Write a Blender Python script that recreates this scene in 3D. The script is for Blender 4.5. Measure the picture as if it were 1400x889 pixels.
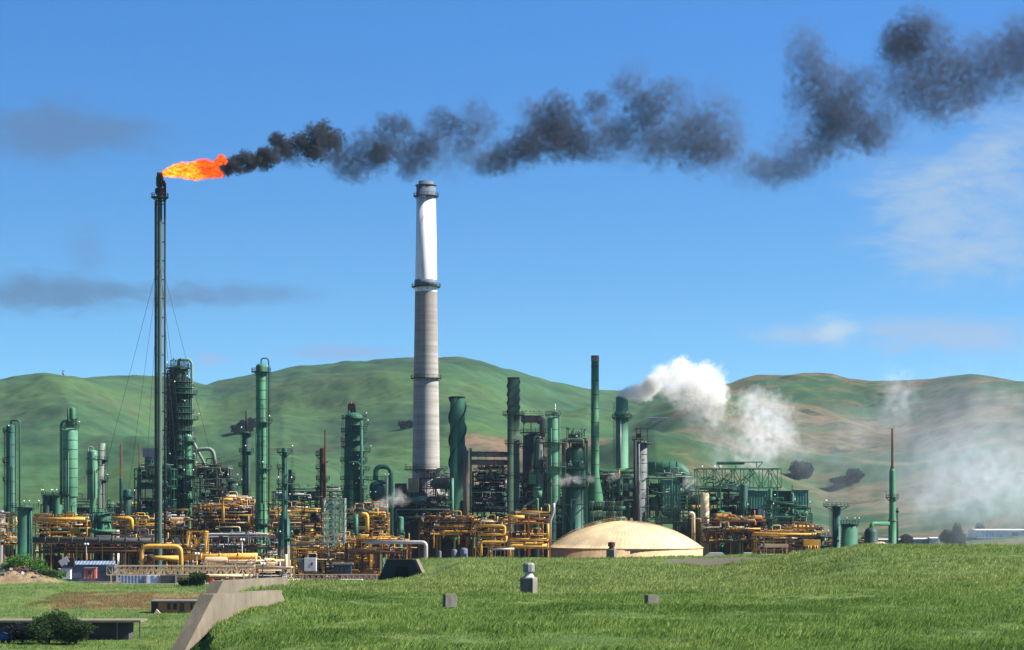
import bpy, math, random
import numpy as np
from mathutils import Vector, Matrix
R = math.radians
HAZE = True
sc = bpy.context.scene
for o in list(bpy.data.objects): bpy.data.objects.remove(o)

# ------------------------------------------------------------------ camera
F = 3158.0; EYE = 25.0; HOR = 690.0          # focal length in photo pixels, eye height, horizon row
cam = bpy.data.objects.new('camera', bpy.data.cameras.new('camera'))
sc.collection.objects.link(cam); sc.camera = cam
cam.location = (0, 0, EYE); cam.rotation_euler = (R(90), 0, 0)
cam.data.sensor_width = 36; cam.data.lens = F/1400*36
cam.data.shift_y = (HOR-444.5)/1400
cam.data.clip_start = 1; cam.data.clip_end = 60000
# ------------------------------------------------------------------ sun, sky, exposure
SUN_EL = 41.0
sdir = Vector((1.0, -0.10, 0)).normalized()
sv = Vector((sdir.x*math.cos(R(SUN_EL)), sdir.y*math.cos(R(SUN_EL)), math.sin(R(SUN_EL))))
sun = bpy.data.objects.new('sun', bpy.data.lights.new('sun', 'SUN'))
sc.collection.objects.link(sun)
sun.data.energy = 5.0; sun.data.angle = R(0.5); sun.data.color = (1, .94, .84)
sun.rotation_euler = sv.to_track_quat('Z', 'Y').to_euler()
sun.location = (300, 0, 300)
w = bpy.data.worlds.new('World'); sc.world = w; w.use_nodes = True
nt = w.node_tree; nt.nodes.clear()
class NB:
    """tiny node-graph builder"""
    def __init__(s, tree): s.t = tree
    def n(s, kind, **kw):
        nd = s.t.nodes.new(kind)
        for k, v in kw.items():
            if k.startswith('i_'):
                key = k[2:]; key = int(key) if key.isdigit() else key.replace('_', ' ')
                s.put(nd.inputs[key], v)
            else: setattr(nd, k, v)
        return nd
    def put(s, sock, v):
        if hasattr(v, 'is_output') or isinstance(v, bpy.types.NodeSocket): s.t.links.new(v, sock)
        elif isinstance(v, bpy.types.Node): s.t.links.new(v.outputs[0], sock)
        else: sock.default_value = v
    def m(s, op, a, b=0.0, c=0.0, clamp=False):
        nd = s.t.nodes.new('ShaderNodeMath'); nd.operation = op; nd.use_clamp = clamp
        for i, v in enumerate((a, b, c)):
            if i < len(nd.inputs): s.put(nd.inputs[i], v)
        return nd.outputs[0]
    def v(s, op, a, b=(0, 0, 0), sc=None):
        nd = s.t.nodes.new('ShaderNodeVectorMath'); nd.operation = op
        s.put(nd.inputs[0], a); s.put(nd.inputs[1], b)
        if sc is not None: s.put(nd.inputs['Scale'], sc)
        return nd.outputs['Value'] if op in ('LENGTH', 'DISTANCE', 'DOT_PRODUCT') else nd.outputs[0]
    def mix(s, f, a, b):
        nd = s.t.nodes.new('ShaderNodeMix'); nd.data_type = 'RGBA'
        s.put(nd.inputs[0], f); s.put(nd.inputs[6], a); s.put(nd.inputs[7], b)
        return nd.outputs[2]
    def rng(s, x, a, b, c=0.0, d=1.0, smooth=True):
        nd = s.t.nodes.new('ShaderNodeMapRange'); nd.interpolation_type = 'SMOOTHSTEP' if smooth else 'LINEAR'
        s.put(nd.inputs[0], x)
        for i, v in enumerate((a, b, c, d)): s.put(nd.inputs[i+1], v)
        return nd.outputs[0]
    def noise(s, vec, scale, detail=4, rough=.55, dist=0.0, col=False):
        nd = s.t.nodes.new('ShaderNodeTexNoise')
        s.put(nd.inputs['Vector'], vec); nd.inputs['Scale'].default_value = scale
        nd.inputs['Detail'].default_value = detail; nd.inputs['Roughness'].default_value = rough
        nd.inputs['Distortion'].default_value = dist
        return nd.outputs['Color' if col else 'Fac']
def c4(c): return (c[0], c[1], c[2], 1)
b = NB(nt)
tc = b.n('ShaderNodeTexCoord').outputs['Generated']
sp = b.n('ShaderNodeSeparateXYZ', i_0=tc)
X_, Y_, Z_ = sp.outputs
zz = b.m('MULTIPLY_ADD', Z_, 2.7, 0.06)
dirv = b.v('NORMALIZE', b.n('ShaderNodeCombineXYZ', i_0=X_, i_1=Y_, i_2=zz))
sky = b.n('ShaderNodeTexSky', sky_type='NISHITA', sun_disc=False, sun_elevation=R(SUN_EL),
          sun_rotation=math.atan2(sdir.x, sdir.y), altitude=0, air_density=1.0, dust_density=0.3, ozone_density=3.0)
b.put(sky.inputs[0], dirv)
col = sky.outputs[0]
tint = b.mix(b.rng(Z_, .04, .23), (.66, 1.12, 1.20, 1), (.46, 1.06, 1.52, 1))
tint = b.mix(b.rng(Z_, .24, .7), tint, (.20, .46, .70, 1))      # unseen sky overhead darkened to cut the fill light
col = b.v('MULTIPLY', col, tint)
fy = b.m('MAXIMUM', Y_, 0.05)
U = b.m('DIVIDE', X_, fy); V = b.m('DIVIDE', Z_, fy)
front = b.rng(Y_, 0.3, 0.6)
uv = b.n('ShaderNodeCombineXYZ', i_0=U, i_1=b.m('MULTIPLY', V, 2.4), i_2=0.0).outputs[0]
wn = b.noise(uv, 22, 7, .62, .6)
wn2 = b.noise(b.v('ADD', uv, (3.1, 1.7, 4)), 60, 6, .65, .5)
def cloud(px, py, wx, wy, color, op, tilt=0.0, soft=.25):
    """sky cloud given by its bearing and elevation (tangents)"""
    global col
    du = b.m('ADD', U, -(px-700)/F); dv = b.m('ADD', V, -(HOR-py)/F)
    dv = b.m('ADD', dv, b.m('MULTIPLY', du, -tilt))
    q = b.m('ADD', b.m('POWER', b.m('MULTIPLY', du, F/wx), 2), b.m('POWER', b.m('MULTIPLY', dv, F/wy), 2))
    g = b.m('EXPONENT', b.m('MULTIPLY', q, -1.0))
    nz = b.m('ADD', b.m('MULTIPLY', wn, .65), b.m('MULTIPLY', wn2, .35))
    k = b.rng(b.m('ADD', g, b.m('MULTIPLY_ADD', nz, 2.9, -1.42)), .05, .3+soft*3, 0, op)
    k = b.m('MULTIPLY', b.m('MULTIPLY', k, b.rng(g, 0.02, .25)), front)
    col = b.mix(k, col, c4([x*6.3 for x in color]))
cloud(90, 178, 135, 42, (.115, .225, .42), .75)
cloud(60, 400, 190, 26, (.11, .235, .42), .85)
cloud(320, 402, 120, 16, (.13, .27, .50), .7)
cloud(120, 350, 30, 34, (.13, .29, .56), .5)
cloud(1105, 458, 85, 18, (.40, .56, .78), .85)
cloud(1142, 452, 36, 18, (.52, .68, .82), .85)
cloud(1300, 460, 115, 26, (.38, .53, .76), .8)
cloud(1320, 270, 150, 100, (.36, .54, .76), .8, -.6, .9)
cloud(1290, 335, 90, 60, (.40, .56, .75), .7, -.3, .5)
cloud(1340, 230, 140, 80, (.42, .57, .75), .85, .6, .5)
cloud(1330, 300, 120, 90, (.42, .57, .76), .8, 0, .5)
cloud(1370, 150, 120, 60, (.40, .54, .72), .7, .5, .9)
cloud(1250, 225, 110, 50, (.36, .52, .74), .5, .5, .9)
cloud(460, 482, 90, 9, (.30, .42, .72), .6)
cloud(285, 492, 26, 10, (.36, .47, .72), .6)
bg = b.n('ShaderNodeBackground', i_Color=col, i_Strength=0.06)
b.n('ShaderNodeOutputWorld', i_Surface=bg.outputs[0])
vs = sc.view_settings
vs.view_transform = 'Standard'; vs.look = 'None'; vs.gamma = 1; vs.use_curve_mapping = False; vs.exposure = 1.4
sc.render.engine = 'CYCLES'
sc.cycles.volume_bounces = 6; sc.cycles.max_bounces = 8; sc.cycles.transparent_max_bounces = 32
sc.cycles.volume_max_steps = 512

# ------------------------------------------------------------------ helpers
def PX(px, d): return (px-700)/F*d
def PZ(py, d): return EYE-(py-HOR)/F*d
def SZ(npx, d): return npx/F*d
def P(px, py, d): return (PX(px, d), d, PZ(py, d))
LINK = sc.collection.objects.link

class MB:
    def __init__(s): s.v = []; s.f = []; s.m = []; s.s = []
    def quad(s, pts, m=0, sm=False):
        i = len(s.v); s.v += [tuple(p) for p in pts]; s.f.append(tuple(range(i, i+len(pts)))); s.m.append(m); s.s.append(sm)
        return s
    def box(s, c, sz, m=0, rz=0.0, rot=None):
        hx, hy, hz = sz[0]/2, sz[1]/2, sz[2]/2
        i = len(s.v); M = rot if rot is not None else (Matrix.Rotation(rz, 3, 'Z') if rz else None)
        for x in (-hx, hx):
            for y in (-hy, hy):
                for z in (-hz, hz):
                    p = Vector((x, y, z))
                    if M: p = M @ p
                    s.v.append((c[0]+p[0], c[1]+p[1], c[2]+p[2]))
        for q in ((0, 1, 3, 2), (4, 6, 7, 5), (0, 4, 5, 1), (2, 3, 7, 6), (0, 2, 6, 4), (1, 5, 7, 3)):
            s.f.append(tuple(i+k for k in q)); s.m.append(m); s.s.append(False)
        return s
    def bar(s, a, bb, w, h=None, m=0):
        a = Vector(a); bb = Vector(bb); d = bb-a; L = d.length
        if L < 1e-6: return s
        q = d.to_track_quat('Z', 'Y').to_matrix()
        return s.box((a+bb)/2, (w, h or w, L), m, rot=q)
    def tube(s, pts, r, n=8, m=0, bend=None, caps=True, r2=None):
        pts = [Vector(p) for p in pts]
        if bend and len(pts) > 2:
            out = [pts[0]]
            for k in range(1, len(pts)-1):
                a, p, c = pts[k-1], pts[k], pts[k+1]
                u = (a-p); v = (c-p); lim = min(u.length, v.length)*.49; q = min(bend, lim)
                u.normalize(); v.normalize(); A = p+u*q; B = p+v*q
                for t in (0, .2, .4, .6, .8, 1): out.append(A*(1-t)**2+p*2*t*(1-t)+B*t*t)
            out.append(pts[-1]); pts = out
        N = len(pts); i0 = len(s.v)
        t0 = (pts[1]-pts[0]).normalized(); ref = Vector((0, 0, 1)) if abs(t0.z) < .9 else Vector((1, 0, 0))
        nrm = t0.cross(ref).normalized()
        for k, p in enumerate(pts):
            t = (pts[min(k+1, N-1)]-pts[max(k-1, 0)]).normalized()
            nrm = (nrm-t*nrm.dot(t)).normalized(); bi = t.cross(nrm)
            rr = r if r2 is None else r+(r2-r)*k/(N-1)
            for j in range(n):
                a = 2*math.pi*j/n; q = p+(nrm*math.cos(a)+bi*math.sin(a))*rr; s.v.append(tuple(q))
        for k in range(N-1):
            for j in range(n):
                a = i0+k*n+j; c = i0+k*n+(j+1) % n
                s.f.append((a, c, c+n, a+n)); s.m.append(m); s.s.append(True)
        if caps:
            s.f.append(tuple(i0+j for j in range(n))[::-1]); s.m.append(m); s.s.append(False)
            s.f.append(tuple(i0+(N-1)*n+j for j in range(n))); s.m.append(m); s.s.append(False)
        return s
    def lathe(s, c, prof, n=24, m=0, ax='Z', sm=True, a0=0.0):
        """prof: list of (radius, height[, material])"""
        i0 = len(s.v)
        for q in prof:
            r, h = q[0], q[1]
            for j in range(n):
                a = 2*math.pi*j/n+a0; x, y = r*math.cos(a), r*math.sin(a)
                p = (x, y, h) if ax == 'Z' else ((h, x, y) if ax == 'X' else (x, h, y))
                s.v.append((c[0]+p[0], c[1]+p[1], c[2]+p[2]))
        for k in range(len(prof)-1):
            mm = prof[k][2] if len(prof[k]) > 2 else m
            for j in range(n):
                a = i0+k*n+j; d = i0+k*n+(j+1) % n
                s.f.append((a, d, d+n, a+n)); s.m.append(mm); s.s.append(sm)
        for k in (0, len(prof)-1):
            if prof[k][0] > 1e-3:
                s.f.append(tuple(i0+k*n+j for j in range(n))); s.m.append(m); s.s.append(False)
        return s
    def ball(s, c, r, m=0, n=8):
        return s.lathe(c, [(max(1e-4, r*math.sin(t)), -r*math.cos(t)) for t in np.linspace(0, math.pi, n//2+2)], n, m)
    def prism(s, poly, axis_vec, m=0):
        """poly: list of 3D points (planar), extruded by axis_vec"""
        i = len(s.v); n = len(poly); a = Vector(axis_vec)
        s.v += [tuple(p) for p in poly]+[tuple(Vector(p)+a) for p in poly]
        s.f.append(tuple(range(i, i+n))[::-1]); s.f.append(tuple(range(i+n, i+2*n))); s.m += [m, m]; s.s += [False]*2
        for k in range(n):
            s.f.append((i+k, i+(k+1) % n, i+n+(k+1) % n, i+n+k)); s.m.append(m); s.s.append(False)
        return s
    def build(s, name, mats, parent=None, org=(0, 0, 0)):
        me = bpy.data.meshes.new(name)
        V = np.array(s.v, dtype=np.float64)-np.array(org)
        me.from_pydata(V.tolist(), [], s.f)
        if not isinstance(mats, (list, tuple)): mats = [mats]
        for q in mats: me.materials.append(M[q] if isinstance(q, str) else q)
        me.polygons.foreach_set('material_index', s.m); me.polygons.foreach_set('use_smooth', s.s)
        me.update()
        o = bpy.data.objects.new(name, me); LINK(o)
        if parent is not None: o.parent = parent
        return o

def tag(o, label=None, cat=None, group=None, kind=None):
    if label: o['label'] = label
    if cat: o['category'] = cat
    if group: o['group'] = group
    if kind: o['kind'] = kind
    return o
class Thing:
    def __init__(s, name, org, label, cat, group=None):
        s.e = bpy.data.objects.new(name, None); LINK(s.e); s.e.location = org; s.org = tuple(org)
        s.e.empty_display_size = 1; tag(s.e, label, cat, group)
    def part(s, name, mb, mats, parent=None, label=None):
        o = mb.build(name, mats, parent if parent is not None else s.e, s.org)
        if label: o['label'] = label
        return o
def solo(name, mb, mats, org, label, cat, group=None, kind=None):
    o = mb.build(name, mats, None, org); o.location = org
    return tag(o, label, cat, group, kind)

# ------------------------------------------------------------------ materials
M = {}
def newmat(name):
    m = bpy.data.materials.new(name); m.use_nodes = True; m.node_tree.nodes.clear(); M[name] = m
    return m, NB(m.node_tree)
def paint(name, rgb, rough=.45, metal=0.0, rust=.25, dirt=.35, rustcol=(.13, .05, .02), scale=.35, bump=.05):
    m, q = newmat(name); rgb = [x*.66 for x in rgb]
    pos = q.n('ShaderNodeNewGeometry').outputs['Position']
    st = q.v('MULTIPLY', pos, (1, 1, .16))
    n1 = q.noise(st, scale*3, 6, .65); n2 = q.noise(pos, scale*.5, 3, .5); n3 = q.noise(pos, scale*9, 4, .6)
    col = q.mix(q.rng(n2, .3, .7), c4([x*.82 for x in rgb]), c4([min(1, x*1.14) for x in rgb]))
    col = q.mix(q.m('MULTIPLY', q.rng(n1, .42, .72), dirt), col, c4([x*.42+.01 for x in rgb]))
    if rust: col = q.mix(q.m('MULTIPLY', q.rng(q.m('ADD', q.m('MULTIPLY', n1, .6), q.m('MULTIPLY', n3, .4)), .60-.12*rust, .66-.04*rust), min(1, .35+rust*.6)), col, c4(rustcol))
    bp = q.n('ShaderNodeBump', i_Strength=.35, i_Distance=bump, i_Height=n3)
    p = q.n('ShaderNodeBsdfPrincipled', i_Base_Color=col, i_Roughness=q.m('MULTIPLY_ADD', n1, .3, rough+.04), i_Metallic=metal*.5, i_Normal=bp.outputs[0]); p.inputs['Specular IOR Level'].default_value = .3
    q.n('ShaderNodeOutputMaterial', i_Surface=p.outputs[0])
    return m
paint('green_dark', (.018, .075, .058)); paint('green', (.030, .165, .098)); paint('green_mid', (.06, .25, .125))
paint('green_light', (.12, .33, .20), dirt=.3); paint('teal', (.012, .115, .085)); paint('sage', (.24, .31, .25))
paint('pale_green', (.36, .46, .38), rust=.1)
paint('slate', (.17, .20, .205), rust=.3, dirt=.6)
paint('navy', (.03, .075, .12), rust=.1); paint('blue_grey', (.13, .17, .24), rust=.1)
paint('yellow', (.92, .50, .075), rust=.25, dirt=.4); paint('yellow_dark', (.62, .34, .06), rust=.35, dirt=.5)
paint('orange', (.58, .24, .05), rust=.4, dirt=.5); paint('cream', (.86, .68, .41), rust=.12, dirt=.25, rustcol=(.35, .17, .06))
paint('cream_wall', (.72, .50, .26), rust=.45, dirt=.45, rustcol=(.25, .10, .04), scale=.6)
paint('pink', (.80, .54, .32), rust=.15, dirt=.3); paint('rust', (.10, .048, .03), rough=.8, rust=.6, dirt=.6, rustcol=(.05, .025, .018))
paint('brown', (.16, .062, .022), rough=.7, rust=.5, dirt=.6); paint('rustgreen', (.075, .17, .11), rust=.9, dirt=.6, rustcol=(.14, .07, .035))
paint('grey', (.30, .30, .30), rough=.4, metal=.4, rust=.1); paint('grey_dark', (.07, .075, .08), rough=.5, rust=.2)
paint('silver', (.62, .61, .60), rough=.35, metal=.5, rust=.12); paint('white', (.74, .74, .73), rust=.05, dirt=.15)
paint('black', (.010, .013, .015), rough=.5, rust=.05, dirt=.2); paint('iron', (.02, .028, .03), rough=.55, rust=.3)
paint('red', (.6, .03, .015), rust=.05, dirt=.2); paint('brick', (.62, .25, .12), rough=.8, rust=.2, scale=1)
paint('blue', (.03, .12, .45), rust=.05); paint('taupe', (.26, .19, .16), rust=.3, dirt=.5)
paint('concrete_old', (.27, .25, .22), rough=.9, rust=.3, dirt=.6, scale=2)
paint('concrete', (.25, .215, .16), rough=.9, rust=.25, dirt=.55, rustcol=(.20, .17, .13), scale=1.2, bump=.03)
paint('concrete_dark', (.085, .085, .09), rough=.9, rust=.1, dirt=.5)
paint('glass', (.03, .04, .05), rough=.15, rust=0, dirt=.2)
m, q = newmat('lampglass')      # white lamp globes, unlit by day
p = q.n('ShaderNodeBsdfPrincipled', i_Base_Color=(.8, .8, .78, 1), i_Roughness=.3); q.n('ShaderNodeOutputMaterial', i_Surface=p.outputs[0])
def chimney_mat():
    m, q = newmat('chimney_shell')
    pos = q.n('ShaderNodeTexCoord').outputs['Object']; z = q.n('ShaderNodeSeparateXYZ', i_0=pos).outputs[2]
    lift = q.m('FRACT', q.m('MULTIPLY', z, 1/2.3)); line = q.m('LESS_THAN', lift, .07)
    band = q.noise(q.v('MULTIPLY', pos, (.03, .03, .42)), 1, 4, .7)
    strk = q.noise(q.v('MULTIPLY', pos, (1, 1, .05)), .8, 5, .6)
    con = q.mix(q.rng(band, .3, .7), (.22, .205, .19, 1), (.34, .325, .30, 1))
    con = q.mix(q.m('MULTIPLY', line, .25), con, (.12, .11, .10, 1))
    upper = q.m('MULTIPLY', q.rng(z, 98, 116), q.rng(z, 116.1, 116, 0, 1))
    con = q.mix(q.m('MULTIPLY', q.rng(z, 60, 112), .45), con, (.11, .095, .08, 1))
    wht = q.mix(q.m('MULTIPLY', q.rng(strk, .5, .7), .3), (.74, .74, .75, 1), (.45, .44, .42, 1))
    wht = q.mix(q.m('MULTIPLY', q.rng(z, 146, 150), q.rng(strk, .42, .62)), wht, (.32, .2, .13, 1))
    col = q.mix(q.m('GREATER_THAN', z, 112.5), con, wht)
    col = q.mix(q.m('MULTIPLY', q.rng(strk, .5, .75), .35), col, (.09, .085, .08, 1))
    p = q.n('ShaderNodeBsdfPrincipled', i_Base_Color=col, i_Roughness=.85); q.n('ShaderNodeOutputMaterial', i_Surface=p.outputs[0])
chimney_mat()
def ribbed(name, rgb, k=6.0, axis=0):
    m, q = newmat(name); pos = q.n('ShaderNodeTexCoord').outputs['Object']; s = q.n('ShaderNodeSeparateXYZ', i_0=pos).outputs[axis]
    w_ = q.m('SINE', q.m('MULTIPLY', s, k)); n1 = q.noise(pos, .5, 5, .6)
    col = q.mix(q.rng(n1, .35, .75), c4(rgb), c4([x*.55 for x in rgb]))
    bp = q.n('ShaderNodeBump', i_Strength=.8, i_Distance=.08, i_Height=w_)
    p = q.n('ShaderNodeBsdfPrincipled', i_Base_Color=col, i_Roughness=.5, i_Normal=bp.outputs[0]); q.n('ShaderNodeOutputMaterial', i_Surface=p.outputs[0])
ribbed('rib_blue', (.20, .26, .36)); ribbed('rib_green', (.02, .15, .11)); ribbed('rib_white', (.42, .50, .60), 3); ribbed('rib_red', (.42, .10, .07))

# ------------------------------------------------------------------ terrain
rs = np.random.RandomState(5)
_perm = rs.permutation(512)
_g = rs.randn(512, 2); _g /= np.linalg.norm(_g, axis=1)[:, None]
def pn(x, y):
    xi = np.floor(x).astype(int); yi = np.floor(y).astype(int); fx = x-xi; fy = y-yi
    u = fx*fx*fx*(fx*(fx*6-15)+10); v = fy*fy*fy*(fy*(fy*6-15)+10)
    def g(i, j, a, bq):
        h = _perm[(_perm[i & 511]+j) & 511]; return _g[h, 0]*a+_g[h, 1]*bq
    a = g(xi, yi, fx, fy); bq = g(xi+1, yi, fx-1, fy); c = g(xi, yi+1, fx, fy-1); d = g(xi+1, yi+1, fx-1, fy-1)
    return (a+(bq-a)*u)*(1-v)+(c+(d-c)*u)*v
def fbm(x, y, o=4, g=.5):
    s = 0; a = 1
    for _ in range(o): s = s+a*pn(x, y); x = x*2.03+7.1; y = y*2.03+3.7; a *= g
    return s
DS = [4, 30, 60, 80, 95, 112, 130, 150, 180, 205, 240, 270, 300, 320, 340, 365, 420, 490, 505, 560, 620, 680, 720, 760, 1400]
def col_(pts, tail):
    """pts: (distance, photo row) pairs of the ground; tail: (distance, height)"""
    k = [(0, 23.6), (30, 22.9)]+[(d, PZ(y, d)) for d, y in pts]+tail
    a = np.array(k); return np.interp(DS, a[:, 0], a[:, 1])
left_tail = [(365, 2.0), (490, 2.0), (505, 2.1), (560, 4.3), (620, 3.6), (680, 1.6), (725, 0), (1400, 0)]
mid_tail = [(420, 8), (500, 4), (600, 2), (700, 0), (1400, 0)]
right_tail = [(420, 13), (520, 7), (650, 1), (720, 0), (1400, 0)]
COLS = {
 -900: col_([(60, 960), (95, 935), (130, 930), (200, 925), (280, 905)], left_tail),
 0: col_([(60, 960), (95, 930), (130, 925), (200, 920), (280, 903)], left_tail),
 225: col_([(60, 945), (95, 912), (130, 906), (200, 908), (280, 900)], left_tail),
 250: col_([(60, 935), (95, 897), (112, 890), (130, 868), (150, 870), (200, 880), (280, 885)], left_tail),
 275: col_([(60, 925), (90, 884), (112, 862), (130, 842), (145, 836), (160, 845), (200, 862), (280, 876)], left_tail),
 300: col_([(60, 905), (90, 856), (112, 842), (130, 826), (145, 819), (160, 822), (200, 845), (280, 868)], left_tail),
 350: col_([(60, 900), (90, 846), (96, 832), (112, 824), (130, 812), (145, 806), (160, 808), (200, 822), (280, 845)], [(400, 3), (505, 2.5), (600, 2), (700, 0), (1400, 0)]),
 400: col_([(60, 894), (95, 826), (112, 814), (130, 808), (150, 801), (180, 797), (205, 797), (240, 802), (300, 822)], mid_tail),
 450: col_([(60, 891), (95, 828), (112, 818), (130, 812), (150, 807), (180, 801), (205, 798), (240, 801), (300, 812)], mid_tail),
 503: col_([(60, 890), (95, 828), (130, 812), (180, 801), (205, 799), (300, 798), (320, 800)], mid_tail),
 550: col_([(60, 889), (95, 828), (130, 812), (180, 802), (205, 799.5), (270, 799), (298, 798), (302, 784), (320, 770), (340, 768)], [(420, 12), (520, 6), (650, 1), (720, 0), (1400, 0)]),
 586: col_([(60, 889), (95, 828), (130, 812), (180, 801), (205, 798), (270, 796), (298, 785), (312, 768), (340, 766), (365, 767)], right_tail),
 640: col_([(60, 889), (95, 828), (130, 812), (180, 800), (205, 794), (240, 783), (270, 774), (300, 768), (340, 765), (365, 764)], right_tail),
 860: col_([(60, 889), (95, 828), (130, 814), (180, 800), (205, 793), (240, 781), (270, 773), (300, 767), (340, 764), (365, 763)], right_tail),
 960: col_([(60, 889), (95, 828), (130, 812), (180, 797), (205, 788), (240, 779), (270, 772), (300, 766), (340, 762), (365, 762)], right_tail),
 1040: col_([(60, 889), (95, 828), (130, 811), (150, 801), (180, 789), (205, 781), (240, 770), (270, 765), (300, 762), (340, 760)], right_tail),
 1110: col_([(60, 889), (95, 827), (130, 806), (150, 793), (180, 776), (205, 764), (240, 756), (270, 755), (300, 757)], right_tail),
 1185: col_([(60, 888), (95, 826), (130, 804), (150, 788), (180, 765), (205, 751), (225, 748), (250, 748), (300, 753)], right_tail),
 1300: col_([(60, 888), (95, 824), (130, 802), (150, 786), (180, 763), (205, 752), (225, 749), (250, 749), (300, 755)], right_tail),
 1400: col_([(60, 888), (95, 822), (130, 798), (150, 781), (180, 759), (205, 751), (225, 748), (250, 748), (300, 754)], right_tail),
 2300: col_([(60, 885), (95, 820), (130, 796), (150, 780), (180, 757), (205, 749), (225, 746), (250, 746), (300, 754)], right_tail)}
CK = sorted(COLS); CT = np.array([COLS[k] for k in CK]); CKa = np.array(CK, float); DSa = np.array(DS, float)
def smooth_interp(v, keys):
    i = np.clip(np.searchsorted(keys, v)-1, 0, len(keys)-2); t = np.clip((v-keys[i])/(keys[i+1]-keys[i]), 0, 1)
    return i, t
def near_h(x, d):
    x = np.asarray(x, float); d = np.asarray(d, float)
    px = 700+x/np.maximum(d, 1)*F
    i, t = smooth_interp(px, CKa); t = t*t*(3-2*t); j, u = smooth_interp(d, DSa)
    a = CT[i, j]*(1-u)+CT[i, j+1]*u; c = CT[i+1, j]*(1-u)+CT[i+1, j+1]*u
    z = a*(1-t)+c*t
    amp = np.clip((700-d)/150, 0, 1)*np.clip(d/60, 0.2, 1)
    z = z+amp*(fbm(x*.05, d*.035, 3)*.35+fbm(x*.35, d*.25, 2)*.07)
    k = np.exp(-((px-20)/65)**2-((d-615)/22)**2); z = z+k*3.2*(1+fbm(x*.3, d*.3, 3)*.5)   # spoil mound
    k = np.exp(-((px-1204)/36)**2-((d-800)/22)**2); z = z+k*12.2                            # pale heap
    return z
def GH(x, d): return float(near_h(np.array([x]), np.array([d]))[0])
def curve(pts): a = np.array(pts, float); return lambda p: np.interp(p, a[:, 0], a[:, 1])
RA = curve([(-1500, 560), (-500, 530), (-100, 522), (0, 511), (50, 501), (90, 496), (215, 497), (268, 504), (300, 497), (345, 490), (395, 487), (440, 489), (500, 489), (600, 492), (650, 494), (690, 500), (720, 508), (745, 514), (782, 511), (830, 510), (880, 512), (960, 514), (992, 520), (1400, 545), (2600, 560)])
RR = curve([(-1500, 760), (560, 760), (680, 690), (800, 610), (880, 560), (930, 536), (960, 522), (992, 507), (1030, 501), (1100, 498), (1150, 501), (1196, 512), (1225, 510), (1262, 505), (1340, 505), (1400, 516), (1600, 530), (2600, 560)])
RB = curve([(-1500, 620), (0, 572), (80, 545), (150, 556), (230, 580), (300, 560), (380, 540), (470, 556), (560, 575), (640, 560), (720, 566), (800, 545), (880, 556), (960, 590), (1050, 600), (1150, 590), (1250, 600), (1350, 560), (1450, 555), (2600, 560)])
RC = curve([(-1500, 600), (0, 571), (80, 569), (160, 575), (215, 583), (260, 604), (290, 606), (330, 594), (380, 589), (560, 589), (620, 596), (700, 604), (760, 592), (830, 584), (900, 578), (960, 592), (1030, 612), (1080, 640), (1130, 655), (1200, 640), (1300, 625), (1400, 620), (1700, 600), (2600, 600)])
def far_h(x, d):
    px = 700+x/d*F
    wx = fbm(x*.0009+5, d*.0007, 3)
    def layer(crest, D, wf, wb, e):
        H = EYE+(HOR-crest(px+wx*30))/F*D
        t = (d-D*(1+.05*np.sin(px*.011+D)))
        s = np.where(t < 0, np.clip(1+t/wf, 0, 1), np.clip(1-t/wb, 0, 1))
        s = s*s*(3-2*s) if e == 0 else np.sin(s*math.pi/2)**e
        return H*s
    L = [layer(RA, 3900, 1700, 2500, 1.0), layer(RR, 3300, 1500, 1500, 1.1), layer(RB, 2850, 900, 900, 1.2), layer(RC, 2200, 800, 900, 1.2)]
    k = .055; z = np.log(sum(np.exp(k*np.minimum(l, 600)) for l in L))/k - math.log(4)/k
    hill = np.clip(z/60, 0, 1)
    # spurs and gullies running down the slopes
    rx = x+d*.28; n = np.cos(np.clip(fbm(rx*.0021+wx*.5, d*.0008+3, 2, .35), -1, 1)*5)
    z = z+hill*(n*19-8)*np.clip((4300-d)/1200, .35, 1)
    n2 = fbm(rx*.009+wx, d*.003, 3, .45); z = z+hill*n2*9
    z = z+hill*fbm(rx*.028+4, d*.009, 3, .55)*2.2; z = z+fbm(x*.004, d*.003, 3)*2.5*np.clip((d-1400)/400, 0, 1)
    return np.maximum(z, -1)+0*x
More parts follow.
